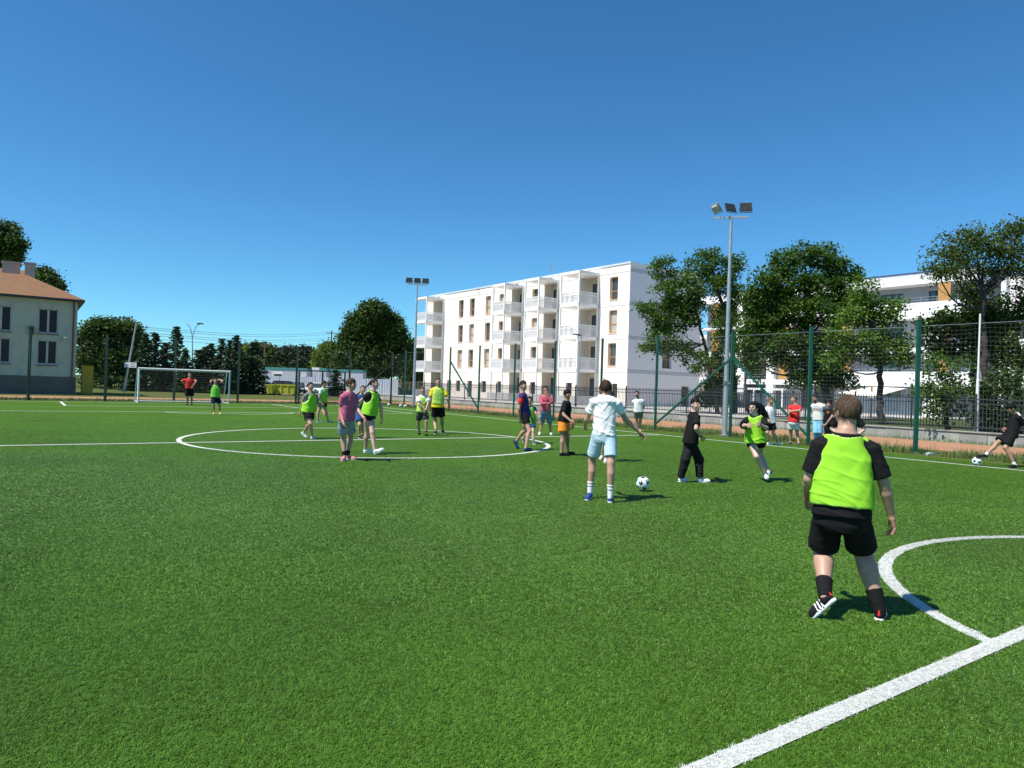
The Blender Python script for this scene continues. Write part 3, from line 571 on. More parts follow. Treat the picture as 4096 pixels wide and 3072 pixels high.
def wob(p, f, seed):
    r = np.random.default_rng(seed); o = 0
    for i in range(3):
        k = r.normal(size=3)*f; k2 = r.normal(size=3)*f*.6
        o = o + np.sin(p @ k + 1.7*np.sin(p @ k2 + r.uniform(0, 6)) + r.uniform(0, 6))
    return o/3

def cloth(name, col, **kw): return mat('cloth_'+name, col, kw.pop('rough', .85), var=kw.pop('var', .10), scale=kw.pop('scale', 9), bump=.06, bscale=kw.pop('bscale', 55), spec=.15, **kw)
NEON = cloth('neon_bib', (.27, .60, .035), var=.06); PIPING = cloth('bib_piping', (.44, .74, .16), var=.05); PALENEON = cloth('pale_neon_bib', (.45, .66, .13), var=.1)
C_BLACK = cloth('black', (.010, .010, .011)); C_WHITE = cloth('white', (.80, .80, .80), var=.03); C_NAVY = cloth('navy', (.012, .018, .05)); C_GREY = cloth('grey', (.19, .19, .21))
def skinmat():
    m = bpy.data.materials.new('skin'); m.use_nodes = True; N = m.node_tree.nodes; L = m.node_tree.links; b = N['Principled BSDF']
    a = N.new('ShaderNodeVertexColor'); a.layer_name = 'Col'; n = N.new('ShaderNodeTexNoise'); n.inputs['Scale'].default_value = 22; n.inputs['Detail'].default_value = 5
    mr = N.new('ShaderNodeMapRange'); mr.inputs[3].default_value = .88; mr.inputs[4].default_value = 1.12; L.new(n.outputs[0], mr.inputs[0])
    mx = N.new('ShaderNodeMix'); mx.data_type = 'RGBA'; mx.blend_type = 'MULTIPLY'; mx.inputs[0].default_value = 1
    tc = N.new('ShaderNodeTexCoord'); L.new(tc.outputs['Object'], n.inputs[0])
    L.new(a.outputs[0], mx.inputs[6]); L.new(mr.outputs[0], mx.inputs[7]); L.new(mx.outputs[2], b.inputs['Base Color'])
    b.inputs['Roughness'].default_value = .5; b.inputs['Subsurface Weight'].default_value = .08; b.inputs['Subsurface Radius'].default_value = (.012, .005, .003)
    return m
SKIN = skinmat()
def hairmat(name, col): return mat('hair_'+name, col, .62, var=.28, scale=45, bump=.2, bscale=120, spec=.22, stretch=(1, .25, .25))
CROPS = {'c1': (1150, 1480, 3.403), 'c2': (2000, 1480, 2.91), 'c4': (2650, 1550, 3.16), 'c5': (3100, 1540, 1.6267), 'c6': (3600, 1500, 3.3185), 'c7': (600, 1380, 3.403)}
PEOPLE_LOG = []
def person(label, crop, Ht, face, neck, pelvis, head, elbow, wrist, knee, heel, toe, outfit, hair, skin=(.47, .275, .19), girth=1., headface=None,
           lean=.03, voxel=.012, tilt=0., nod=0., hipface=None, curl=.55, depth=None, kneesign=None, fem=False, lift=(0, 0), leg=1., armsign=((0, 0), (0, 0))):
    ox, oy, sc = CROPS[crop]
    px = lambda q: (ox + q[0]/sc, oy + q[1]/sc)
    K = Ht/1.73
    # feet: order is (anatomical right, left)
    heels = [gp(*px(h), lift[i]) if len(h) == 2 else at(*px(h[:2]), (depth if len(toe[i]) == 3 else gp(*px(toe[i]))[1]) + h[2]) for i, h in enumerate(heel)]
    toes = [gp(*px(t), lift[i]) if len(t) == 2 else at(*px(t[:2]), heels[i][1] + t[2]) for i, t in enumerate(toe)]
    base = (heels[0]+heels[1]+toes[0]+toes[1])/4; base[2] = 0
    D = depth if depth else base[1]
    tocam = unit([-base[0], -base[1], 0]); right = np.array([-tocam[1], tocam[0], 0])
    up0 = np.array([0, 0, 1.])
    def fdir(deg): return math.cos(math.radians(deg))*tocam + math.sin(math.radians(deg))*right
    F = fdir(face); Rv = np.cross(F, up0); HF = fdir(face if hipface is None else hipface); HR = np.cross(HF, up0)
    pel = at(*px(pelvis), D); nk = at(*px(neck), D + lean*F[1]); nk = at(*px(neck), D + lean*F[1] if abs(F[1]) > .01 else D)
    ax = unit(nk-pel); L = np.linalg.norm(nk-pel)
    Rv = unit(Rv - (Rv @ ax)*ax); F2 = np.cross(ax, Rv)*1.0; F2 = F2 if F2 @ F > 0 else -F2
    HRv = unit(HR - (HR @ ax)*ax)
    sh = [nk - ax*.055*Ht + Rv*sg*.102*Ht*(.93 if fem else 1)*(1+.25*(girth-1)) for sg in (1, -1)]
    hp = [pel - ax*.0*Ht + HRv*sg*.05*Ht for sg in (1, -1)]
    def solve(q, cons, prefer):
        best = None
        for dz in np.linspace(-.5, .5, 201):
            p = at(*px(q), prefer + dz); e = sum((np.linalg.norm(p-a)-l)**2 for a, l in cons) + 2e-4*dz*dz
            if best is None or e < best[0]: best = (e, p)
        return best[1]
    LU, LF, LT, LS = .172*Ht, .152*Ht, .245*Ht, .232*Ht
    el = []; wr = []; kn = []; an = []
    for i in range(2):
        bias = armsign[i]
        e = solve(elbow[i], [(sh[i], LU)], sh[i][1] + bias[0]); w = solve(wrist[i], [(e, LF)], e[1] + bias[1]); el.append(e); wr.append(w)
        fd = unit(toes[i]-heels[i]); fu = unit(np.array([0, 0, 1.]) - fd[2]*fd) if abs(fd[2]) < .95 else unit(tocam)
        a = heels[i] + fd*.045*K + fu*.075*K; an.append(a)
        k = solve(knee[i], [(hp[i], LT), (a, LS)], (hp[i][1]+a[1])/2 + (F[1]*.08 if kneesign is None else kneesign[i])); kn.append(k)
    hf = fdir(face if headface is None else headface)
    hc0 = at(*px(head), nk[1] + .035*hf[1]*K)
    hu = unit(unit(hc0-nk)*.5 + up0*.5 + hf*(-math.sin(math.radians(nod)))*0)
    hy = unit(hf*math.cos(math.radians(nod)) - up0*math.sin(math.radians(nod))); hx = unit(np.cross(hy, hu)); hz = np.cross(hx, hy)
    hfr = np.array([hx, hy, hz]); HK = K*(1.0 if Ht > 1.6 else 1.05)
    T = lambda p: hc0 + (np.array(p)*HK) @ hfr
    PEOPLE_LOG.append((label[:30], round(Ht, 2), 'sh-el %.2f/%.2f el-wr %.2f/%.2f (%.2f %.2f)' % (np.linalg.norm(sh[0]-el[0]), np.linalg.norm(sh[1]-el[1]), np.linalg.norm(wr[0]-el[0]), np.linalg.norm(wr[1]-el[1]), LU, LF),
        'th %.2f/%.2f sk %.2f/%.2f (%.2f %.2f)' % (np.linalg.norm(hp[0]-kn[0]), np.linalg.norm(hp[1]-kn[1]), np.linalg.norm(an[0]-kn[0]), np.linalg.norm(an[1]-kn[1]), LT, LS), 'torso %.2f (%.2f)' % (L, .30*Ht), 'headz %.2f' % (hc0[2]+.115*HK), 'Y %.1f' % D))
    root = empty('person', base, 0, label, 'person')
    off = base
    allp = np.array([pel, nk, hc0] + sh + hp + el + wr + kn + an + heels + toes)
    lo = allp.min(0) - .26*K; hi = allp.max(0) + .26*K; lo[2] = min(lo[2], -.02)
    seed = len(PEOPLE_LOG)
    g = girth; ww = .92 if fem else 1.
    prof = np.array([[-.30, .045*Ht, .045*Ht, 0], [-.12, .088*Ht*g, .066*Ht*g, 0], [.06, .092*Ht*g, .068*Ht*g, 0], [.38, .078*Ht*g*ww, .056*Ht*g, .004], [.7, .090*Ht*g*ww, .064*Ht*g + (.012 if fem else 0), .008], [.88, .082*Ht, .052*Ht, 0], [1.0, .050*Ht, .038*Ht, -.01], [1.06, .03*Ht, .03*Ht, -.012]])
    # ---- body
    B = Field(lo, hi, voxel)
    pin = prof.copy(); pin[:, 1:3] *= .93; pin[0] = (-.17, .06*Ht, .05*Ht, 0)
    B.loft(pel, ax, HRv, np.cross(ax, HRv)*(1 if np.cross(ax, HRv) @ F > 0 else -1), L, pin, .03, xs2=None)
    for i in range(2):
        B.rcone(nk - ax*.012*Ht, sh[i], .024*Ht, .026*Ht, .03)
        m = sh[i]*.55 + el[i]*.45
        B.chain([sh[i], m, el[i]], [.029*Ht*g**.5, .027*Ht*g**.7, .0225*Ht*g**.5], .02)
        m = el[i]*.72 + wr[i]*.28; B.chain([el[i], m, wr[i]], [.0225*Ht, .0245*Ht*g**.5, .0155*Ht], .02)
        m = hp[i]*.6 + kn[i]*.4; B.chain([hp[i], m, kn[i]], [.050*Ht*g, .046*Ht*g, .032*Ht*g**.5*leg], .03)
        back = unit(np.cross(np.cross(kn[i]-hp[i], an[i]-kn[i]), an[i]-kn[i])) if np.linalg.norm(np.cross(kn[i]-hp[i], an[i]-kn[i])) > .004 else -HF
        if back @ HF > 0: back = -back
        c = kn[i]*.70 + an[i]*.30 + back*.011*Ht; c2 = kn[i]*.35 + an[i]*.65 + back*.003*Ht
        B.chain([kn[i], c, c2, an[i]], [.0315*Ht*g**.5*leg, .0345*Ht*g**.7*leg, .025*Ht*g**.4*leg, .019*Ht*leg], .025)
        B.rcone(an[i], heels[i]*.6 + toes[i]*.4 + np.array([0, 0, .03]), .02*Ht, .016*Ht, .02)
    B.rcone(nk - ax*.02*Ht, T((0, -.018, -.05)), .037*Ht*g**.8, .034*Ht*g**.8, .03)
    def headsolids(X, grow=0.):
        X.ell(T((0, -.012, .03)), hfr, np.array([.076, .097, .087])*HK, .02)
        X.ell(T((0, .020, -.04)), hfr, np.array([.060, .070, .073])*HK*np.array([g**.4, 1, 1]), .03)
        X.rcone(T((0, .058, -.092)), T((0, .05, -.085)), .022*HK, .022*HK, .03)
        X.rcone(T((0, .089, .014)), T((0, .110, -.020)), .007*HK, .012*HK, .012)
        X.rcone(T((-.03, .076, .026)), T((.03, .076, .026)), .011*HK, .011*HK, .015)
        X.rcone(T((-.014, .088, -.058)), T((.014, .088, -.058)), .009*HK, .009*HK, .012)
        for sg in (1, -1):
            X.ell(T((sg*.037, .052, -.022)), hfr, np.array([.027, .03, .028])*HK, .02)
            X.ell(T((sg*.079, -.010, -.008)), hfr, np.array([.011, .021, .032])*HK, .006)
        X.rcone(T((0, -.022, -.03)), nk, .054*HK*g**.8, .057*HK*g**.8, .03)
    parts = []
    bl, bf = B.surface(); parts.append((relax(bl, bf, 3), bf))
    Hd = Field(hc0 - .17*HK, hc0 + .17*HK, min(voxel, .0075)); headsolids(Hd)
    hv, hq = Hd.surface(); parts.append((hv, hq)); nbody = len(parts[0][0])
    # ---- hands
    for i in range(2):
        dirv = unit(wr[i]-el[i]); inn = unit((pel+nk)/2 - wr[i]); pn = unit(inn - (inn @ dirv)*dirv); sd = np.cross(dirv, pn)
        if (sd @ F) < 0: sd = -sd                                    # thumb side is to the front
        hk = K*1.10; Hn = Field(wr[i]-.21*hk, wr[i]+.21*hk, min(voxel*.62, .006))
        Hn.rcone(wr[i]-dirv*.03*hk, wr[i]+dirv*.02*hk, .025*hk, .024*hk, .012)
        for q in (-.026, -.009, .009, .026): Hn.rcone(wr[i]+dirv*.02*hk+sd*q*.6*hk, wr[i]+dirv*.088*hk+sd*q*hk, .016*hk, .0125*hk, .012)
        cu = curl if not hasattr(curl, '__len__') else curl[i]
        for q, ln in ((-.034, .060), (-.0118, .076), (.0118, .082), (.035, .072)):
            p = wr[i]+dirv*.092*hk+sd*q*hk; dd = dirv
            for s_, (fr, an_) in enumerate(((.45, .6), (.32, 1.0), (.23, .8))):
                a_ = cu*an_; dd = unit(dd*math.cos(a_) + np.cross(np.cross(dd, pn), dd)*math.sin(a_)) if a_ else dd
                q2 = p + dd*ln*fr*hk; Hn.rcone(p, q2, (.0090-.0011*s_)*hk, (.0083-.0011*s_)*hk, .001); p = q2
        p = wr[i]+dirv*.030*hk+sd*.022*hk; q2 = p + unit(dirv*.75+sd*.62+pn*.25)*.042*hk; q3 = q2 + unit(dirv*.95+pn*.5*cu+sd*.1)*.034*hk
        Hn.chain([p, q2, q3], [.014*hk, .0115*hk, .009*hk], .006)
        a_, b_ = Hn.surface(); parts.append((a_, b_))
    # ---- join into one body mesh with skin colours
    n0 = 0; VV = []; FF = []
    for a_, b_ in parts: VV.append(a_); FF.append(b_+n0); n0 += len(a_)
    VV = np.vstack(VV); FF = np.vstack(FF)
    me = meshnp('body', VV-off, FF, True); me.materials.append(SKIN)
    col = np.ones((len(VV), 4), np.float32); sk = np.array(skin); col[:, :3] = sk
    hl = ((VV-hc0) @ hfr.T)/HK
    isf = (np.arange(len(VV)) >= nbody) & (np.arange(len(VV)) < nbody+len(hv)) & (hl[:, 1] > .03)
    ch = isf & (np.hypot(np.abs(hl[:, 0])-.036, hl[:, 2]+.03) < .022); col[ch, :3] = sk*np.array([1.08, .88, .85])
    lip = isf & (np.abs(hl[:, 0]) < .024) & (np.abs(hl[:, 2]+.058) < .009); col[lip, :3] = sk*np.array([.75, .48, .48])
    eye = isf & (np.hypot((np.abs(hl[:, 0])-.031)/1.4, hl[:, 2]-.004) < .0085); col[eye, :3] = (.05, .04, .035)
    br = isf & (np.abs(np.abs(hl[:, 0])-.033) < .019) & (np.abs(hl[:, 2]-.026) < .0055); hcol = np.array(hair.get('col', (.05, .03, .02))); col[br, :3] = hcol*.9
    if hair.get('beard'): bd = isf & (hl[:, 2] < -.045) & ~lip; col[bd, :3] = hcol*.6 + sk*.15
    for i in range(2):                                               # knuckles a little redder
        kk = np.linalg.norm(VV - wr[i], axis=1) < .22*K; kk &= np.arange(len(VV)) >= nbody+len(hv); col[kk, :3] = sk*np.array([1.05, .93, .9])
    at_ = me.color_attributes.new('Col', 'FLOAT_COLOR', 'POINT'); at_.data.foreach_set('color', col.ravel())
    link('body', me, SKIN, root)
    # ---- clothes
    def garment(name, fld, m, folds=.006, fs=16., it=2, parent=root, seed=seed, trim=None):
        v, f = fld.surface(); v = relax(v, f, it); sel = None if trim is None else trim[1](v)
        if folds:
            n = vnormals(v, f); loc = v-off
            st = loc*np.array([1., 1., .45])
            rd = 0; rq = np.random.default_rng(seed+9)                      # sharper slanting creases in patches
            for _ in range(4):
                kv = unit(rq.normal(size=3)*np.array([.7, .7, 1.]))*rq.uniform(14, 30); mk = np.clip(wob(loc, 6., rq.integers(1e6))*1.6, 0, 1)
                rd = rd + (1-np.abs(np.sin(loc @ kv + .8*wob(loc, 5., rq.integers(1e6)) + rq.uniform(0, 6))))**4*mk
            v = v + n*((wob(st, fs, seed)*folds*.8 + wob(loc, fs*2.6, seed+50)*folds*.3 + rd*folds*.9)[:, None])
        o = link(name, meshnp(name, v-off, f, True), m, parent)
        if sel is not None: o.data.materials.append(trim[0]); o.data.polygons.foreach_set('material_index', sel[f].all(1).astype(np.int32))
        return o
    def profile(grow, t0, t1, loose=0.):
        p = prof.copy(); p[:, 1] += grow; p[:, 2] += grow
        tt = np.unique(np.concatenate([[t0, t1], p[(p[:, 0] > t0) & (p[:, 0] < t1), 0]]))
        q = np.stack([tt] + [np.interp(tt, p[:, 0], p[:, c]) for c in (1, 2, 3)], 1)
        if loose:                                                   # hang straight from the chest
            m = q[:, 0] < .7; ref = np.array([np.interp(.7, p[:, 0], p[:, 1]), np.interp(.7, p[:, 0], p[:, 2])])
            q[m, 1] = np.maximum(q[m, 1], ref[0]*(1 + loose*(.7-q[m, 0])*.25)); q[m, 2] = np.maximum(q[m, 2], ref[1]*(1 + loose*(.7-q[m, 0])*.35))
        return q
    tee = outfit.get('tee')
    yv = np.cross(ax, HRv); yv = yv if yv @ F > 0 else -yv
    if tee:
        G = Field(lo, hi, voxel); hem = tee.get('hem', -.06); lo_ = tee.get('loose', .6)
        G.loft(pel, ax, HRv, yv, L, profile(.014*K, hem, 1.0, lo_), .02, xs2=None)
        for i in range(2):
            G.rcone(nk - ax*.014*Ht, sh[i], .031*Ht, .034*Ht, .03)
            fr = tee.get('sleeve', .62); wd = tee.get('wide', 1.)
            e = sh[i] + (el[i]-sh[i])*min(fr, 1.)
            G.ccone(sh[i] - unit(el[i]-sh[i])*.01, e, .036*Ht*g**.6, .037*Ht*g**.6*wd, .03)
            if fr > 1:
                e2 = el[i] + (wr[i]-el[i])*(fr-1); G.rcone(sh[i], el[i], .036*Ht, .031*Ht, .03); G.ccone(el[i], e2, .031*Ht, .027*Ht, .02)
        nb = nk + ax*.035*Ht + F2*.015*Ht
        G.cut(lambda P: np.linalg.norm(P-nb, axis=-1) - .044*Ht*g**.5, nb-.1*Ht, nb+.1*Ht)
        t_ = garment('shirt', G, tee['m'], tee.get('folds', .006)*K)
        if tee.get('sleevem'):                                      # sleeves of another colour
            for i in range(2):
                G = Field(lo, hi, voxel); G.ccone(sh[i]+(el[i]-sh[i])*.05, sh[i] + (el[i]-sh[i])*(fr+.02), .0395*Ht*g**.6, .041*Ht*g**.6*wd, .01)
                garment('sleeve', G, tee['sleevem'], .004, parent=t_)
        if tee.get('stripes'):                                      # three stripes along the shoulder and sleeve
            for q in (-.019, 0, .019):
                for i in range(2):
                    G = Field(sh[i]-.35*K, sh[i]+.35*K, voxel*.6); o_ = F2*q; n_ = unit(Rv*(1 if i == 0 else -1)*.6 + ax*.8)
                    p0 = nk - ax*.01*Ht + o_*.8 + ax*.036*Ht*.9 + Rv*(1 if i == 0 else -1)*.035*Ht; p1 = sh[i] + n_*.040*Ht + o_; p2 = sh[i] + (el[i]-sh[i])*fr*.97 + unit(n_ - (n_ @ unit(el[i]-sh[i]))*unit(el[i]-sh[i]))*.044*Ht*g**.6 + o_
                    G.chain([p0, p1, p2], [.0065, .0065, .0065], .002); garment('sleeve_stripe', G, C_WHITE, 0, it=0, parent=t_)
    bib = outfit.get('bib')
    if bib:
        G = Field(lo, hi, voxel); hem = bib.get('hem', .0)
        p = profile(.026*K, hem, .985, bib.get('loose', 1.0))
        p[:, 1] = np.where(p[:, 0] > .86, np.minimum(p[:, 1], .080*Ht*g**.3), p[:, 1]); p[:, 2] = np.where(p[:, 0] > .8, p[:, 2]+.006*Ht, p[:, 2])
        G.loft(pel, ax, HRv, yv, L, p, .01, ex=2.6)
        for i in range(2):
            a_ = nk - ax*.010*Ht + (sh[i]-nk)*.28; b_ = nk - ax*.004*Ht + (sh[i]-nk)*.66
            G.rcone(a_, b_, .0340*Ht, .0352*Ht, .012)
            ah = sh[i] + (el[i]-sh[i])*.30 - ax*.025*Ht*0 + Rv*(1 if i == 0 else -1)*.022*Ht     # arm hole
            G.cut(lambda P, ah=ah: np.linalg.norm((P-ah) @ np.stack([Rv*1.25, F2*.62, ax*.72]).T, axis=-1) - .062*Ht, ah-.16*Ht, ah+.16*Ht)
        nb = nk + ax*.030*Ht + F2*.012*Ht
        G.cut(lambda P: np.linalg.norm((P-nb) @ np.stack([Rv*.92, F2*.8, ax]).T, axis=-1) - .064*Ht*bib.get('scoop', 1.), nb-.16*Ht, nb+.16*Ht)
        ahs = [sh[i] + (el[i]-sh[i])*.30 + Rv*(1 if i == 0 else -1)*.022*Ht for i in range(2)]; wd_ = 1.6*voxel
        edge = lambda P: (np.abs(np.linalg.norm((P-nb) @ np.stack([Rv*.92, F2*.8, ax]).T, axis=-1) - .064*Ht*bib.get('scoop', 1.)) < wd_) | (np.abs(np.linalg.norm((P-ahs[0]) @ np.stack([Rv*1.25, F2*.62, ax*.72]).T, axis=-1) - .062*Ht) < wd_*.8) | (np.abs(np.linalg.norm((P-ahs[1]) @ np.stack([Rv*1.25, F2*.62, ax*.72]).T, axis=-1) - .062*Ht) < wd_*.8) | (((P-pel) @ ax) < hem*L + wd_*.9)
        b_ = garment('bib', G, bib['m'], bib.get('folds', .008)*K, 13., trim=(PIPING, edge))
    sho = outfit['shorts']
    G = Field(lo, hi, voxel); hemf = sho.get('len', .72); wide = sho.get('wide', 1.)
    G.loft(pel, ax, HRv, yv, L, profile(.010*K, -.20, sho.get('waist', .20)), .02)
    for i in range(2):
        r0 = .057*Ht*g; r1 = .059*Ht*g**.8*wide
        if hemf <= 1:
            e = hp[i] + (kn[i]-hp[i])*hemf; G.ccone(hp[i]+ax*.02*Ht, e, r0, r1, .012)
        else:
            e = kn[i] + (an[i]-kn[i])*(hemf-1); G.chain([hp[i], hp[i]*.5+kn[i]*.5, kn[i]], [r0, .053*Ht*g*wide**.5, .046*Ht*g**.5*wide], .03); G.ccone(kn[i]-unit(an[i]-kn[i])*.02, e, .048*Ht*g**.5*wide, .038*Ht*wide, .03)
    so = garment('trousers' if hemf > 1.3 else 'shorts', G, sho['m'], sho.get('folds', .006)*K, 14., it=1)
    if sho.get('side'):
        for i in range(2):
            G = Field(lo, hi, voxel); sg = 1 if i == 0 else -1; e = hp[i] + (kn[i]-hp[i])*(hemf-.04)
            G.rcone(hp[i]+HRv*sg*.046*Ht*g+ax*.01*Ht, e+HRv*sg*.046*Ht*g, .016*Ht, .018*Ht, .01)
            garment('side_panel', G, sho['side'], 0, parent=so)
    if sho.get('under'):
        for i in range(2):
            G = Field(lo, hi, voxel); G.ccone(hp[i]+(kn[i]-hp[i])*.5, hp[i]+(kn[i]-hp[i])*sho['under'][1], .046*Ht*g, .041*Ht*g, .01); garment('under_shorts', G, sho['under'][0], 0)
    for i in range(2):
        sk_ = outfit.get('sock')
        if sk_:
            e = an[i] + (kn[i]-an[i])*sk_.get('h', .3); G = Field(np.minimum(an[i], e)-.1, np.maximum(an[i], e)+.1, min(voxel, .009))
            rr = .0195*Ht*1.13*leg; ct = sk_.get('h', .3); r1 = (.0195 + (.030-.0195)*min(ct/.5, 1))*Ht*1.1*g**.4*leg
            G.ccone(an[i]-(kn[i]-an[i])*.05, e, rr, r1, .01); s_ = garment('sock', G, sk_['m'], .002, 30, 1)
            for fr in sk_.get('bands', ()):
                a_ = an[i]+(e-an[i])*fr; G = Field(a_-.12, a_+.12, min(voxel, .009)*.7); q_ = rr+(r1-rr)*fr
                G.ccone(a_, a_+unit(e-an[i])*.016, q_*1.06, q_*1.06, .002); garment('sock_stripe', G, C_BLACK, 0, it=0, parent=s_)
        sm = outfit['shoe']; fd = toes[i]-heels[i]; fl = np.linalg.norm(fd); fd = unit(fd); fl = max(.15*Ht, min(fl, .17*Ht)); fu = unit(up0 - fd[2]*fd) if abs(fd[2]) < .95 else unit(tocam); fx = np.cross(fd, fu)
        h0 = heels[i]; vx = min(voxel, .0085)*.85; c = h0 + fd*fl*.5
        G = Field(c-.20*K, c+.20*K, vx); fr = np.array([fx, fd, fu])
        G.rcone(h0+fd*.030*K+fu*.042*K, h0+fd*.07*K+fu*.052*K, .034*K, .035*K, .02); G.rcone(h0+fd*.07*K+fu*.050*K, h0+fd*(fl-.055*K)+fu*.036*K, .038*K, .036*K, .03)
        G.ell(h0+fd*(fl-.065*K)+fu*.030*K, fr, np.array([.046, .068, .036])*K, .03); G.ccone(h0+fd*.048*K+fu*.05*K, h0+fd*.045*K+fu*.092*K, .036*K, .034*K, .015)
        G.cut(lambda P, h0=h0, fu=fu: (P-h0) @ fu - .016*K)
        shoe = garment('shoe', G, sm['m'], 0, it=1)
        G = Field(c-.20*K, c+.20*K, vx)
        def solef(P, h0=h0, fd=fd, fu=fu, fx=fx, fl=fl):
            q = P-h0; a_ = q @ fd; b_ = q @ fx; z_ = q @ fu; t = np.clip(a_/fl, 0, 1); w = np.interp(t, [0, .08, .3, .7, .9, 1], [.022, .034, .034, .045, .038, .016])*K
            return np.maximum(np.maximum(np.abs(b_)-w, np.abs(a_-fl/2)-fl/2), np.abs(z_-.011*K)-.013*K)
        G.add(solef, c-.2*K, c+.2*K, .004)
        garment('sole', G, sm.get('sole', C_WHITE), 0, it=1, parent=shoe)
        if sm.get('stripes'):
            for sg in (1, -1):
                G = Field(c-.20*K, c+.20*K, vx*.7)
                for q in (.42, .53, .64):
                    p0 = h0+fd*fl*(q-.05)+fx*sg*.040*K+fu*.022*K; p1 = h0+fd*fl*(q+.02-.10)+fx*sg*.030*K+fu*.072*K; G.rcone(p0, p1, .0085*K, .0085*K, .001)
                garment('shoe_stripes', G, sm['stripes'], 0, it=0, parent=shoe)
        if sm.get('heel'):
            G = Field(c-.20*K, c+.20*K, vx*.7)
            G.ccone(h0+fd*.044*K+fu*.070*K, h0+fd*.044*K+fu*.088*K, .0385*K, .0375*K, .002); G.rcone(h0+fd*.002*K+fu*.045*K, h0+fd*.008*K+fu*.08*K, .010*K, .012*K, .004); garment('heel_trim', G, sm['heel'], 0, it=0, parent=shoe)
    # ---- hair
    th = hair.get('th', .012); G = Field(hc0-.24*HK, hc0+.26*HK, min(voxel, .0075)); top = hair.get('top', th)
    G.ell(T((0, -.014, .030)), hfr, np.array([.077+th, .098+th, .087+top])*HK, .02)
    for q in hair.get('tufts', ()): G.rcone(T(q[0]), T(q[1]), q[2]*HK, q[3]*HK, .02)
    fr_ = hair.get('fringe', .058); side = hair.get('side', -.015); nape = hair.get('nape', -.07)
    def hl_(P):
        q = ((P-hc0) @ hfr.T)/HK
        zl = np.interp(q[..., 1], [-.12, -.05, -.018, .012, .040, .062, .13], [nape, nape+.012, side-.02, side, fr_-.02, fr_, fr_-.012])
        zl = zl + .008*np.sin(q[..., 0]*110+seed+q[..., 1]*40) + .006*np.sin(q[..., 0]*240+q[..., 1]*90)
        return zl - q[..., 2]
    hd = hl_(np.stack(np.meshgrid(*[G.lo[i] + G.h*np.arange(G.n[i]) for i in range(3)], indexing='ij'), -1))
    G.F = np.maximum(G.F + th*HK*(1-np.clip(-hd/.045, .12, 1)), hd*.7*HK)
    v, f = G.surface(); v = relax(v, f, 1); q = ((v-hc0) @ hfr.T)/HK; nn = vnormals(v, f)
    str_ = np.sin(q[:, 0]*170 + 9*np.sin(q[:, 1]*26) + 5*np.sin(q[:, 2]*31)) + .7*np.sin(q[:, 0]*95+q[:, 1]*60+2)
    v = v + nn*(str_*hair.get('rough', .0022)*HK)[:, None]
    hm = hairmat(hair.get('name', 'brown'), hair['col']); ho = link('hair', meshnp('hair', v-off, f, True), hm, root)
    if hair.get('strands'):
        r = np.random.default_rng(seed); n = hair['strands']; pick = r.integers(0, len(v), n); b = v[pick]; nrm = nn[pick]; crown = T(hair.get('crown', (.01, -.06, .12)))
        flow = b-crown + nrm*0; flow -= (flow*nrm).sum(1)[:, None]*nrm; flow /= np.linalg.norm(flow, axis=1)[:, None]+1e-6
        flow = flow + r.normal(size=(n, 3))*.16; flow /= np.linalg.norm(flow, axis=1)[:, None]
        ln = (r.uniform(.6, 1.3, n)*hair.get('slen', .035)*HK)[:, None]; sdv = np.cross(flow, nrm); sdv /= np.linalg.norm(sdv, axis=1)[:, None]+1e-6
        w = .0011*HK; a0 = b - nrm*.001; a1 = b + flow*ln*.5 + nrm*(.0018*HK - (ln*.5)**2/.18); a2 = b + flow*ln + nrm*((r.uniform(-.001, .005, n)*HK)[:, None] - ln**2/.18)
        vs = np.concatenate([a0-sdv*w, a0+sdv*w, a1-sdv*w, a1+sdv*w, a2]); I = np.arange(n)
        link('hair_strands', meshnp('hair_strands', vs-off, [np.stack([I, I+n, I+3*n, I+2*n], 1), np.stack([I+2*n, I+3*n, I+4*n], 1)]), hm, ho)
    if hair.get('long'):
        r = np.random.default_rng(seed); vs = []; fs_ = []; G = Field(hc0-.5, hc0+.5, .010)
        for pts, rs in hair['long']:
            G.chain([at(*px(p[:2]), hc0[1]+p[2]) for p in pts], rs, .03)
        v, f = G.surface(); v = relax(v, f, 1); nn = vnormals(v, f); q = v-hc0; v = v + nn*((np.sin(q[:, 0]*60+7*np.sin(q[:, 2]*19)+q[:, 1]*80)*.004)[:, None])
        link('hair_lengths', meshnp('hair_lengths', v-off, f, True), hm, ho)
    return dict(root=root, off=off, nk=nk, pel=pel, ax=ax, Rv=Rv, F=F2, K=K, T=T, hfr=hfr, HK=HK, wr=wr, el=el, sh=sh, hc=hc0, px=px, L=L, Ht=Ht, kn=kn, an=an, prof=prof)
def textmesh(body, size, name, m, parent, origin, xdir, ydir, thick=.001):
    cu = bpy.data.curves.new(name, 'FONT'); cu.body = body; cu.size = size; cu.align_x = 'CENTER'; cu.extrude = thick
    t = bpy.data.objects.new(name, cu); COL.objects.link(t); dg = bpy.context.evaluated_depsgraph_get(); me = bpy.data.meshes.new_from_object(t.evaluated_get(dg)); bpy.data.objects.remove(t)
    n = np.cross(xdir, ydir); A = np.stack([xdir, ydir, n]); v = np.zeros(len(me.vertices)*3); me.vertices.foreach_get('co', v); v = v.reshape(-1, 3) @ A + np.asarray(origin); me.vertices.foreach_set('co', v.ravel()); me.update(); me.materials.clear(); me.name = name
    return link(name, me, m, parent)
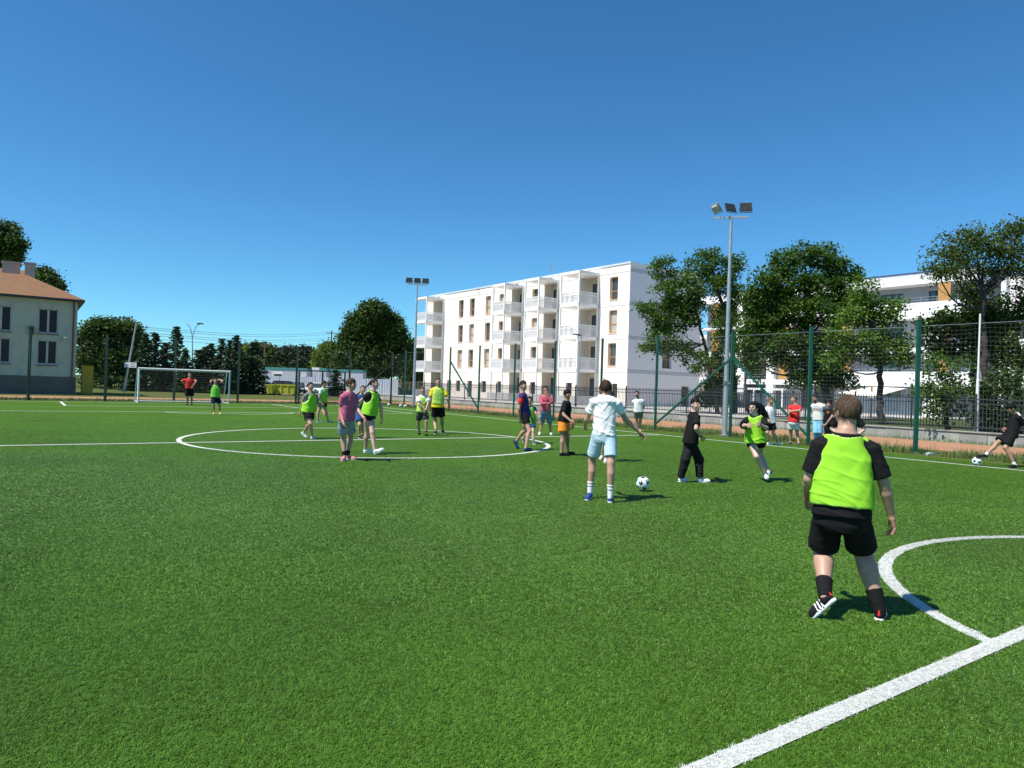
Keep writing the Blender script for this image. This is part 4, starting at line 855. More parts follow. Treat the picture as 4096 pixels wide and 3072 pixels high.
# ================================================================== fences, goal, masts
M_NET = mat('net_cord', (.15, .17, .16), .8, var=.2)
def netpart(name, a, b, z0, ztop, step, r, parent, off, seed=0, mt=None):
    """net of square cords between two ground points; ztop(s) is the edge line it hangs from"""
    rr = np.random.default_rng(seed); a = np.asarray(a, float); b = np.asarray(b, float); Ln = np.linalg.norm(b-a); d = (b-a)/Ln; nrm = np.array([-d[1], d[0], 0])
    ns = max(int(Ln/step), 2); nz = int((ztop(0)-z0)/step)
    S = np.linspace(0, Ln, ns+1); vs = []; fs = []; cnt = 0
    def P(s, t):
        z = z0 + (ztop(s)-z0)*t; w = .03*np.sin(s*.9+seed)*np.sin(3*t+1) ; return a + d*(s + .02*np.sin(t*9+s*.7))[:, None] + nrm*w[:, None] + np.array([0, 0, 1.])*z[:, None]
    tri = [np.array([0, 0, 1.])*r, nrm*r*.87 - np.array([0, 0, .5])*r, -nrm*r*.87 - np.array([0, 0, .5])*r]; tri2 = [d*r, nrm*r*.87-d*.5*r, -nrm*r*.87-d*.5*r]
    def run(pts, T):
        nonlocal cnt
        n = len(pts); q = np.concatenate([pts+T[0], pts+T[1], pts+T[2]]); vs.append(q); I = np.arange(n-1)
        for k in range(3): k2 = (k+1) % 3; fs.append(np.stack([cnt+k*n+I, cnt+k*n+I+1, cnt+k2*n+I+1, cnt+k2*n+I], 1))
        cnt += 3*n
    Sc = S[::max(1, int(.5/step))]; Sc = np.append(Sc, Ln) if Sc[-1] < Ln else Sc
    for j in range(nz+1): run(P(Sc, np.full(len(Sc), j/nz)), tri)
    Tz = np.linspace(0, 1, 6)
    for s in S: run(P(np.full(6, s), Tz), tri2)
    o = link(name, meshnp(name, np.vstack(vs)-off, np.vstack(fs)), mt or M_NET, parent); o['kind'] = 'stuff'; return o
NH = 3.95; M_OLDGREEN = mat('old_dark_green_paint', (.006, .032, .024), .6)
fs_ = empty('net_fence', uv(FU, 0), 0, 'tall green net fence with slanting braces along the right touchline', 'fence'); off = uv(FU, 0)
postv = []
for x, y in ((3661, 1815), (3232, 1777), (2920, 1740), (2620, 1717), (2400, 1698), (2213, 1683), (2053, 1665), (1912, 1650), (1795, 1640)): postv.append(float(onu(x, y, FU) @ V))
postv = [4.3, 7.3-1.2] + postv if False else [6.2, 2.2] + postv; lastv = 45.6; postv.append(lastv)
for v_ in postv:
    p = uv(FU, v_) - off; q = MB(); q.box((p[0]-.05, p[1]-.05, -.05), (p[0]+.05, p[1]+.05, NH+.1)); q.box((p[0]-.055, p[1]-.055, NH+.1), (p[0]+.055, p[1]+.055, NH+.13)); q.build('post', M_PAINTGREEN, fs_)
vm = postv[4]
def brace(va, za, vb, zb, parent, o_):
    MB().bar(uv(FU, va, za)-o_, uv(FU, vb, zb)-o_, .05, n=4).build('brace', M_PAINTGREEN, parent)
brace(vm, 3.05, postv[3], .25, fs_, off); brace(vm, 3.05, postv[5], .25, fs_, off); brace(postv[-2], 3.2, postv[-3], .3, fs_, off)
sv = sorted(postv)
def sag(s):                                                     # top cord dips between its clips
    return NH - .06 - .05*np.abs(np.sin(np.asarray(s)*math.pi/1.3))
netpart('net', uv(FU+.06, sv[0]), uv(FU+.06, sv[-1]), .03, sag, .125, .0012, fs_, off, 1)
MB().tube([uv(FU+.06, v_, NH-.06)-off for v_ in np.linspace(sv[0], sv[-1], 60)], .006, 4).build('top_cable', M_GALV, fs_)
# fence behind the far goal
fe = empty('net_fence', uv(0, FV), 0, 'tall green net fence behind the far goal', 'fence'); off = uv(0, FV)
postu = [float(onv(x, 1605, FV) @ U) for x in (112, 420, 695, 950, 1183, 1395, 1563)]
for u_ in [postu[0]-4.2] + postu:
    p = uv(u_, FV)-off; q = MB(); q.box((p[0]-.06, p[1]-.06, -.05), (p[0]+.06, p[1]+.06, NH+.1)); q.build('post', M_OLDGREEN, fe)
p = uv(postu[-1], FV); MB().bar(uv(postu[-1], FV, 3.1)-off, uv(postu[-2], FV, .2)-off, .06, n=4).build('brace', M_OLDGREEN, fe)
netpart('net', uv(postu[0]-4.2, FV), uv(postu[-1], FV), .03, sag, .125, .0009, fe, off, 2)
netpart('net', uv(postu[-1], FV), uv(FU, lastv), .03, sag, .125, .0009, fe, off, 3)
# gate beside the corner post
g0, g1 = uv(postu[4]+.15, FV-.12), uv(postu[5]-.4, FV-.12); gt = empty('gate', g0, 0, 'dark green steel gate in the far fence', 'gate'); fr_ = MB()
for t in (0, .5, 1): p = (g0+(g1-g0)*t)-g0; fr_.box((p[0]-.05, p[1]-.05, 0), (p[0]+.05, p[1]+.05, 2.35))
for z in (.15, 2.35): fr_.bar(np.array([0, 0, z]), (g1-g0)+np.array([0, 0, z]), .035, n=4)
fr_.build('frame', M_OLDGREEN, gt); pk = MB()
for i in range(1, 40): p = (g1-g0)*i/40; pk.bar(p+np.array([0, 0, .15]), p+np.array([0, 0, .9]), .008, n=4)
pk.build('infill_bars', M_PAINTGREEN, gt)
# ---- picket fence on the wall
PU = 31.45; pf = empty('picket_fence', uv(PU, 0, .45), YAW, 'dark grey steel picket fence standing on the low concrete wall', 'fence')
post = MB().box((-.03, -.03, 0), (.03, .03, 1.52)).mesh('post'); post.materials.append(M_DARKSTEEL); rail = MB().box((-.012, .03, -.02), (.012, 2.47, .02)).mesh('rail'); rail.materials.append(M_DARKSTEEL)
pick = MB().box((-.011, -.011, .06), (.011, .011, 1.42)).mesh('picket'); pick.materials.append(M_DARKSTEEL)
for i in range(-2, 26):
    link('post', post, None, pf, (0, i*2.5, 0))
    if i < 25:
        for z in (.16, 1.12, 1.30): link('rail', rail, None, pf, (0, i*2.5, z))
rest = MB(); npk = 0
for i in range(-2, 25):
    for k in range(1, 20):
        y = i*2.5 + k*.125
        if 4 < y < 46 and npk < 300: link('picket', pick, None, pf, (.024, y, 0)); npk += 1
        else: rest.box((.013, y-.011, .06), (.035, y+.011, 1.42))
o = rest.build('picket', M_DARKSTEEL, pf); o['kind'] = 'stuff'
# ---- goal
M_GOAL = mat('goal_white', (.74, .76, .76), .4, var=.05); gu0, gu1, gv = 5.55, 10.72, 47.2
go = empty('goal', uv(gu0, gv), YAW, 'white football goal with net at the far end of the pitch', 'goal'); W = gu1-gu0
for x in (0, W): MB().bar((x, 0, 0), (x, 0, 2.06), .055, n=10).build('goal_post', M_GOAL, go)
MB().bar((-.05, 0, 2.06), (W+.05, 0, 2.06), .055, n=10).build('crossbar', M_GOAL, go); MB().bar((0, 1.5, .05), (W, 1.5, .05), .035).build('ground_bar', M_GOAL, go)
for x in (0, W): MB().tube([(x, 0, 2.06), (x, .75, 2.02), (x, 1.5, .05), (x, 0, .05)], .032, 6).build('stanchion', M_GOAL, go)
gn = MB(); M_GNET = mat('goal_net_cord', (.22, .24, .22), .8); st = .14
for i in range(int(W/st)+1):
    x = i*st; gn.tube([(x, .02, 2.03), (x, .75, 1.97), (x, 1.5, .06)], .0022, 3)
for j in range(18): t = j/17; y = .75+.75*t; z = 1.97-1.91*t; gn.tube([(0, y, z), (W, y, z)], .0022, 3)
for j in range(6): y = .02+.75*j/6; gn.tube([(0, y, 2.03-.06*j/6), (W, y, 2.03-.06*j/6)], .0022, 3)
o = gn.build('net', M_GNET, go); o['kind'] = 'stuff'
# ---- floodlight masts
M_LAMPGLASS = mat('floodlight_glass', (.03, .033, .03), .45, var=.4, scale=4, spec=.25); M_LAMPBODY = mat('floodlight_grey', (.42, .42, .40), .5, .3)
def flood(parent, loc, yaw, pitch, dark=True):
    b = MB(); b.box((-.30, -.02, -.24), (.30, .05, .24)); b.prism([(.05, -.18), (.05, .20), (.16, .12), (.16, -.10)], -.22, .22)
    h = b.build('lamp_head', M_LAMPBODY if not dark else M_DARKSTEEL, parent, loc, bevel=.01); h.rotation_euler = (pitch, 0, yaw); h.scale = (.76, .76, .76)
    MB().box((-.26, -.03, -.20), (.26, -.022, .20)).build('lens', M_LAMPGLASS, h); q = MB(); q.tube([(-.31, .04, 0), (-.33, .04, -.30), (.33, .04, -.30), (.31, .04, 0)], .018, 5); q.build('bracket', M_DARKSTEEL, h)
def mast(base, top, label, yaw, heads, up=.29):
    r = empty('floodlight_mast', base, 0, label, 'floodlight', 'floodlight masts beside the pitch'); H = top
    MB().tube([(0, 0, 0), (0, 0, H*.35), (0, 0, H)], [.11, .088, .055], 12).build('pole', M_GALV, r, smooth=False); q = MB(); q.box((-.2, -.2, 0), (.2, .2, .02)); q.build('base_plate', M_GALV, r)
    ca, sa = math.cos(yaw), math.sin(yaw); L_ = .66
    MB().bar((-L_*ca, -L_*sa, H), (L_*ca, L_*sa, H), .05, n=4).build('cross_arm', M_GALV, r)
    for t, hy, hp_, dk in heads: flood(r, (t*ca, t*sa, H+up), hy, hp_, dk)
mb_ = onu(2898, 1740, FU+.45); mb_[2] = 0; HR = at(2924, 870, mb_[1])[2]
mast(mb_, HR, 'tall grey floodlight mast with three lamps beside the braced fence post', math.radians(-14)+.0, ((-.56, math.radians(110), math.radians(-35), False), (-.03, math.radians(20), math.radians(-25), True), (.54, math.radians(-12), math.radians(-14), True)), .40)
ml_ = gp(1653, 1629); HL = at(1667, 1138, ml_[1])[2]
mast(ml_, HL, 'tall grey floodlight mast with three lamps at the far corner of the pitch', .12, ((-.58, .05, -.15, True), (0, .15, -.15, True), (.58, .0, -.15, True)))
# ---- street lamps, poles, wires
def lamp(x0, y0, x1, y1, Y, label, head):
    p0 = at(x0, y0, Y); p0[2] = min(max(p0[2], 0), .5); p1 = at(x1, y1, Y); r = empty('street_lamp', p0, 0, label, 'street lamp'); t = p1-p0
    MB().tube([(0, 0, 0), t*.5, t], [.09, .075, .05], 8).build('pole', M_GALV, r); return r, t
r, t = lamp(495, 1570, 545, 1292, 58., 'leaning street lamp with white sign left of the goal', 0)
q = MB(); q.tube([t, t+np.array([-.05, 0, .25]), t+np.array([-.6, 0, .35])], .05, 6); q.build('arm', M_GALV, r); q = MB(); q.box((t[0]-1.25, t[1]-.14, t[2]+.33), (t[0]-.5, t[1]+.14, t[2]+.43)); q.build('lamp_head', M_DARKSTEEL, r, bevel=.02); p_ = np.array(r.location)
sc_ = at(522, 1460, 57.8) - p_; q = MB(); q.box((sc_[0]-.5, sc_[1]-.03, sc_[2]-.21), (sc_[0]+.5, sc_[1], sc_[2]+.21)); sg_ = q.build('sign_board', mat('sign_white', (.74, .75, .78), .5), r)
textmesh('AUTO', .15, 'sign_text', M_BLACK, sg_, sc_+np.array([.22, -.036, .03]), np.array([1., 0, 0]), np.array([0, 0, 1.]), .003) if 'textmesh' in globals() else None
textmesh('MYJNIA', .13, 'sign_text', M_BLACK, sg_, sc_+np.array([.2, -.036, -.14]), np.array([1., 0, 0]), np.array([0, 0, 1.]), .003) if 'textmesh' in globals() else None
q = MB(); q.tube([sc_+np.array([-.38, -.036, -.0]), sc_+np.array([-.33, -.036, .05]), sc_+np.array([-.2, -.036, .06]), sc_+np.array([-.12, -.036, 0]), sc_+np.array([-.25, -.036, -.05]), sc_+np.array([-.38, -.036, 0])], .012, 4); q.build('sign_emblem', M_DARKSTEEL, sg_)
r, t = lamp(768, 1560, 770, 1345, 82., 'twin armed street lamp rising above the spruces', 0)
for sg in (-1, 1): q = MB(); q.tube([t-np.array([0, 0, .3]), t+np.array([sg*.12, 0, .4]), t+np.array([sg*.35, 0, 1.1]), t+np.array([sg*.75, 0, 1.45])], .05, 6); q.build('arm', M_GALV, r)
q = MB(); q.lathe([(.02, .10), (.25, .08), (.42, 0), (.40, -.05), (.02, -.07)], t+np.array([.85, 0, 1.5]), 14); q.build('lamp_head', M_DARKSTEEL, r)
pb = onu(2303, 1640, 32.2); pb[2] = .36; pt = at(2326, 1345, pb[1]); r = empty('street_lamp', pb, 0, 'slim grey street lamp standing in front of the white apartment block', 'street lamp'); t = pt-pb
MB().tube([(0, 0, 0), t*.6, t], [.075, .06, .045], 8).build('pole', M_GALV, r); q = MB(); q.tube([t, t+np.array([-.1, 0, .06]), t+np.array([-.55, 0, .14])], .04, 6); q.box((t[0]-.62, t[1]-.1, t[2]+.08), (t[0]-.1, t[1]+.1, t[2]+.15)); q.build('lamp_head', M_DARKSTEEL, r)
pb = onu(3904, 1735, 31.9); pb[2] = .36; pt = at(3921, 1255, pb[1]); r = empty('flagpole', pb, 0, 'slim white tapering pole behind the low wall at the right', 'pole'); t = pt-pb
MB().tube([(0, 0, 0), t*.45, t*.46, t], [.075, .055, .04, .03], 8).build('pole', M_WHITEPAINT, r); MB().box((-.14, -.14, 0), (.14, .14, .05)).build('base_plate', M_GALV, r)
M_POLEWOOD = mat('pole_wood', (.13, .085, .06), .9)
def upole(x, ytop, Y, label):
    p = at(x, ytop, Y); o = empty('utility_pole', (p[0], p[1], 0), 0, label, 'utility pole'); MB().tube([(0, 0, 0), (0, 0, p[2])], [.16, .10], 8).build('pole', M_POLEWOOD, o); q = MB(); q.box((-.9, -.05, p[2]-.5), (.9, .05, p[2]-.38)); q.build('cross_arm', M_POLEWOOD, o); return p
pA = upole(1327, 1322, 118., 'dark wooden utility pole beside the round tree'); pB = upole(1060, 1372, 112., 'short wooden utility pole above the site cabin'); pC = at(540, 1300, 62.)
for i, (dy0, dy1) in enumerate(((0, 0), (8, 8), (22, 22), (30, 30), (44, 42))):
    a = at(545, 1306+dy0, 60.); b = at(1327, 1328+dy1, 118.); pts = [a+(b-a)*t - np.array([0, 0, 1.2*math.sin(math.pi*t)*.5]) for t in np.linspace(0, 1, 18)]; o = MB().tube(pts, .018, 3).build('overhead_wire', M_BLACK); tag(o, 'overhead wire crossing the sky on the left, number %s from the top' % ['first', 'second', 'third', 'fourth', 'fifth'][i], 'wire', 'overhead wires on the left')
    o['label'] = ['topmost', 'second from top', 'middle', 'second from bottom', 'lowest'][i] + ' of the five overhead wires on the left'
# ---- site cabins, metal sheet fence, skips, cars
M_CAB = mat('cabin_cladding', (.52, .54, .58), .5, var=.06); M_TEAL = mat('teal_trim', (.06, .24, .23), .5); M_SHEET = mat('galvanised_sheet', (.58, .62, .68), .4, .35, var=.08)
def cabin(px0, px1, pyt, Y, h, label, trim, deep=2.5):
    a = at(px0, 1530, Y); b = at(px1, 1530, Y); w = abs(b[0]-a[0]); zt = at((px0+px1)/2, pyt, Y)[2]; r = empty('site_cabin', (a[0], a[1], 0), 0, label, 'cabin')
    q = MB(); q.box((0, 0, zt-2.6), (w, deep, zt-.35)); [q.box((.1+.18*i, -.02, zt-2.4), (.19+.18*i, 0, zt-.6)) for i in range(int(w/.18)-1)]; q.build('body', M_CAB, r); q = MB(); q.box((-.05, -.06, zt-.35), (w+.05, deep+.05, zt)); q.build('roof_trim', trim, r); q = MB(); q.box((.1, .1, 0), (w-.1, deep-.1, zt-2.6)); q.build('base', M_DARKSTEEL, r)
    return r, w, zt
r, w, zt = cabin(1035, 1225, 1470, 100., 2.9, 'grey site cabin with teal roof edge and window behind the yellow skips', M_TEAL)
q = MB(); q.box((2.0, -.05, zt-1.45), (3.4, -.025, zt-.6)); wv = q.build('window', M_WHITEPAINT, r); MB().box((2.12, -.065, zt-1.4), (3.28, -.052, zt-.95)).build('pane', M_GLASS, wv); q = MB(); q.box((6.1, -.35, zt-1.6), (6.7, -.05, zt-1.1)); q.build('air_conditioner', M_WHITEPAINT, r)
cabin(1248, 1276, 1470, 99., 2.9, 'white end of a site container beside the teal cabin', M_WHITEPAINT); cabin(1277, 1304, 1473, 98.5, 2.9, 'teal and white container between the cabins', M_TEAL)
cabin(1305, 1450, 1478, 100., 2.9, 'long grey site cabin behind the metal sheet fence', M_TEAL)
def sheetfence(x0, x1, yt0, yt1, Y, label, bx0=0):
    a = at(x0, 1575, Y); b = at(x1, 1575, Y); n = int((b[0]-a[0])/.09); za, zb = at(x0, yt0, Y)[2], at(x1, yt1, Y)[2]; r = empty('sheet_metal_fence', (a[0], a[1], 0), 0, label, 'fence')
    k = max(1, round((b[0]-a[0])/2.2)); wd = (b[0]-a[0])/k
    for s in range(k):
        q = MB(); xs = np.linspace(s*wd+.01, (s+1)*wd-.01, int(wd/.07)); prof = [(x, [0, .03, .03, 0][i % 4]) for i, x in enumerate(xs)]; zt_ = za+(zb-za)*s/k
        for i in range(len(prof)-1): q.quad((prof[i][0], prof[i][1], .15), (prof[i+1][0], prof[i+1][1], .15), (prof[i+1][0], prof[i+1][1], zt_), (prof[i][0], prof[i][1], zt_))
        q.build('sheet_panel', M_SHEET, r)
        MB().box((s*wd-.03, .04, 0), (s*wd+.03, .1, zt_+.05)).build('post', M_DARKSTEEL, r)
sheetfence(1045, 1330, 1502, 1510, 96., 'corrugated metal sheet fence behind the parked cars'); sheetfence(1335, 1592, 1513, 1517, 94., 'corrugated metal sheet fence below the round tree')
# dark green mesh fence and pallets right of it
q0 = at(1605, 1570, 92.); mf = empty('mesh_fence', (q0[0], q0[1], 0), 0, 'dark green mesh fence beside the corrugated sheet fence', 'fence'); q = MB()
for i in range(60): q.bar((i*.1, 0, .1), (i*.1, 0, 2.0), .012, n=4)
for z in np.arange(.1, 2.01, .2): q.bar((0, 0, z), (6, 0, z), .012, n=4)
o = q.build('mesh', M_PAINTGREEN, mf); o['kind'] = 'stuff'
for i in range(4): MB().box((i*2-.03, -.03, 0), (i*2+.03, .03, 2.1)).build('post', M_PAINTGREEN, mf)
M_PALLET = mat('pallet_wood', (.42, .27, .13), .8, var=.2)
for i, (x, y) in enumerate(((1590, 1512), (1625, 1522), (1660, 1524), (1690, 1522))):
    p = at(x, y, 97.+i); pl = empty('pallet_stack', (p[0], p[1], 0), 0, ['wooden pallet stack nearest the sheet metal fence', 'wooden pallet stack second from the sheet metal fence', 'wooden pallet stack left of the far floodlight mast foot', 'wooden pallet stack under the apartment block corner'][i], 'pallets', 'pallet stacks in the site yard')
    for k in range(5): q = MB(); z = p[2]-1.3+.25*k; q.box((-.6, -.5, z+.1), (.6, .5, z+.14)); [q.box((x_, -.5, z), (x_+.12, .5, z+.1)) for x_ in (-.6, -.06, .48)]; q.build('pallet', M_PALLET, pl)
    if i == 0: MB().box((-.5, -.5, 0), (.5, .5, p[2]-1.3)).build('stack_base', M_DARKSTEEL, pl)
    else: MB().box((-.55, -.45, 0), (.55, .45, p[2]-1.305)).build('stack_base', M_DARKSTEEL, pl)
M_SKIP = mat('skip_yellow', (.50, .50, .04), .5, var=.12, dirt=((.25, .24, .05), 2, .6))
def skip(x0, x1, yb, yt, Y, label):
    a = at(x0, yb, Y); b = at(x1, yb, Y); w = b[0]-a[0]; h = at(x0, yt, Y)[2]-0; r = empty('waste_skip', (a[0], a[1], 0), 0, label, 'skip'); q = MB()
    q.add([(.12, .1, .12), (w-.12, .1, .12), (w-.12, 1.7, .12), (.12, 1.7, .12), (0, 0, h), (w, 0, h), (w, 1.8, h), (0, 1.8, h)], [(0, 3, 2, 1), (0, 1, 5, 4), (1, 2, 6, 5), (2, 3, 7, 6), (3, 0, 4, 7)]); q.build('tub', M_SKIP, r)
    q = MB(); q.box((-.06, -.06, h-.1), (w+.06, .0, h)); q.box((-.06, 1.8, h-.1), (w+.06, 1.86, h)); q.box((-.06, 0, h-.1), (0, 1.8, h)); q.box((w, 0, h-.1), (w+.06, 1.8, h)); q.build('rim', M_SKIP, r)
    n = max(2, int(w/1.0))
    for i in range(1, n+1): x = w*i/(n+1); q = MB(); q.add([(x-.06, .04, .12), (x+.06, .04, .12), (x+.06, -.06, h-.1), (x-.06, -.06, h-.1), (x-.06, .14, .12), (x+.06, .14, .12), (x+.06, .04, h-.1), (x-.06, .04, h-.1)], [(0, 1, 2, 3), (4, 7, 6, 5), (0, 3, 7, 4), (1, 5, 6, 2)]); q.build('rib', M_SKIP, r)
    for x in (.2, w-.3): MB().box((x, .2, 0), (x+.1, 1.5, .12)).build('skid', M_DARKSTEEL, r)
skip(1062, 1094, 1578, 1537, 78., 'small yellow skip left of the long skip'); skip(1097, 1178, 1578, 1537, 78.5, 'long ribbed yellow green skip beside the gate')
def car(p, yaw, body, label, suv=False):
    r = empty('parked_car', (p[0], p[1], 0), yaw, label, 'car', 'cars parked by the metal fence'); L_ = 4.4; Wd = .88; hb = .08 if suv else 0
    sec = [(-2.2, .45, .70), (-2.1, .30, .88), (-1.3, .24, .95), (1.0, .24, .92), (1.9, .28, .82), (2.2, .42, .62)]
    vs = []; n = 8
    for x, z0, z1 in sec:
        for y, z in ((-Wd*.9, z0+.02), (-Wd, (z0+z1)/2), (-Wd*.97, z1-.06), (-Wd*.82, z1+hb), (Wd*.82, z1+hb), (Wd*.97, z1-.06), (Wd, (z0+z1)/2), (Wd*.9, z0+.02)): vs.append((x, y, z))
    q = MB(); q.add(vs, [(i*n+k, i*n+(k+1) % n, (i+1)*n+(k+1) % n, (i+1)*n+k) for i in range(len(sec)-1) for k in range(n)] + [tuple(range(n-1, -1, -1)), tuple(range(5*n, 6*n))]); b = q.build('body', body, r, smooth=True); b.modifiers.new('s', 'SUBSURF').render_levels = 2
    h = 1.42+hb*1.5; q = MB(); q.add([(-1.9, -.76, .93), (1.15, -.76, .90), (.45, -.62, h), (-1.35, -.62, h), (-1.9, .76, .93), (1.15, .76, .90), (.45, .62, h), (-1.35, .62, h)], [(0, 1, 2, 3), (7, 6, 5, 4), (1, 5, 6, 2), (0, 3, 7, 4)]); q.build('window_glass', M_GLASS, r)
    q = MB(); q.add([(-1.42, -.66, h-.03), (.50, -.66, h-.03), (.50, .66, h-.03), (-1.42, .66, h-.03), (-1.2, -.52, h+.05), (.2, -.52, h+.05), (.2, .52, h+.05), (-1.2, .52, h+.05)], [(4, 5, 6, 7), (0, 1, 5, 4), (1, 2, 6, 5), (2, 3, 7, 6), (3, 0, 4, 7)]); q.build('roof', body, r)
    for sy in (-1, 1):
        for a_, b_ in (((1.15, .90), (.45, h)), ((-.35, .92), (-.42, h)), ((-1.9, .93), (-1.35, h))): MB().bar((a_[0], sy*.775, a_[1]), (b_[0], sy*.635, b_[1]), .05, n=4).build('pillar', body, r)
        q = MB(); q.box((1.95, sy*.62-.17, .60), (2.17, sy*.62+.17, .76)); q.build('headlight', M_WHITEPAINT, r, bevel=.03); q = MB(); q.box((-2.2, sy*.66-.12, .66), (-2.08, sy*.66+.12, .84)); q.build('tail_light', mat('tail_red', (.4, .01, .01), .3), r)
        for x in (-1.35, 1.38):
            q = MB(); q.bar((x, sy*.70, .32), (x, sy*.90, .32), .32, n=18); w_ = q.build('wheel', mat('tyre', (.02, .02, .02), .8), r); MB().bar((x, sy*.895, .32), (x, sy*.915, .32), .20, n=12).build('rim', M_GALV, w_)
M_CARW = mat('car_white', (.78, .78, .78), .2, var=.01, spec=.6); M_CARD = mat('car_dark', (.012, .012, .014), .2, var=.1, spec=.6); M_CARN = mat('car_navy', (.02, .03, .06), .2, spec=.6); M_CARS = mat('car_silver', (.4, .42, .45), .25, .5)
car(at(1262, 1570, 84.), math.radians(-60), M_CARW, 'white parked car with its front towards the pitch behind the gate'); car(at(1190, 1575, 86.), math.radians(-75), M_CARD, 'black parked car left of the white one'); car(at(1145, 1565, 88.), math.radians(5), M_CARN, 'dark blue parked car behind the long skip', True); car(at(1050, 1570, 89.), math.radians(-20), M_CARS, 'silver parked car left of the skips half behind the spruce')
# ================================================================== trees
def leafmat(name, c0, c1, trans=.35):
    m = bpy.data.materials.new(name); m.use_nodes = True; N = m.node_tree.nodes; L = m.node_tree.links; N.remove(N['Principled BSDF']); out = N['Material Output']
    g = N.new('ShaderNodeNewGeometry'); r = N.new('ShaderNodeValToRGB'); L.new(g.outputs['Random Per Island'], r.inputs[0]); r.color_ramp.elements[0].color = (*c0, 1); r.color_ramp.elements[1].color = (*c1, 1)
    d = N.new('ShaderNodeBsdfPrincipled'); d.inputs['Roughness'].default_value = .55; d.inputs['Specular IOR Level'].default_value = .3; t = N.new('ShaderNodeBsdfTranslucent'); mx = N.new('ShaderNodeMixShader'); mx.inputs[0].default_value = trans
    hs = N.new('ShaderNodeHueSaturation'); hs.inputs['Hue'].default_value = .48; hs.inputs['Value'].default_value = 1.3; L.new(r.outputs[0], hs.inputs['Color']); L.new(hs.outputs[0], t.inputs[0])
    L.new(r.outputs[0], d.inputs['Base Color']); L.new(d.outputs[0], mx.inputs[1]); L.new(t.outputs[0], mx.inputs[2]); L.new(mx.outputs[0], out.inputs[0]); return m
LM = dict(maple=leafmat('maple_leaf', (.030, .080, .010), (.090, .185, .022)), ash=leafmat('ash_leaf', (.060, .135, .014), (.135, .255, .032)), locust=leafmat('locust_leaf', (.042, .080, .012), (.100, .150, .028)), dark=leafmat('dark_leaf', (.022, .055, .010), (.065, .125, .020)), pine=leafmat('pine_needle', (.016, .032, .014), (.045, .065, .025), .15), spruce=leafmat('spruce_needle', (.016, .042, .016), (.045, .082, .026), .12), fresh=leafmat('fresh_leaf', (.06, .12, .015), (.13, .22, .03)))
M_BARK = mat('bark', (.055, .045, .038), .95, var=.4, scale=8, bump=.8, bscale=14, stretch=(1, 1, .25))
def leaves(C, n, spread, size, rng, flat=.7, droop=.3):
    """diamond leaves around cluster centres C: returns verts, quads"""
    k = len(C)*n; c = np.repeat(C, n, 0) + rng.normal(size=(k, 3))*spread*np.array([1, 1, flat])
    nrm = rng.normal(size=(k, 3)); nrm[:, 2] = np.abs(nrm[:, 2])+.35; nrm /= np.linalg.norm(nrm, axis=1)[:, None]
    a = rng.normal(size=(k, 3)); a[:, 2] -= droop; a -= (a*nrm).sum(1)[:, None]*nrm; a /= np.linalg.norm(a, axis=1)[:, None]+1e-6; b = np.cross(nrm, a); s = (size*rng.uniform(.6, 1.25, k))[:, None]
    v = np.concatenate([c-a*s*.5, c+b*s*.42+nrm*s*.10, c+a*s*.55, c-b*s*.42+nrm*s*.10]); I = np.arange(k); return v, np.stack([I, I+k, I+2*k, I+3*k], 1)
def curve(p, q, sagz, rng, n=6):
    t = np.linspace(0, 1, n)[:, None]; w = rng.normal(size=3)*.08*np.linalg.norm(q-p); return p*(1-t) + q*t + np.sin(math.pi*t)*(w + np.array([0, 0, sagz]))
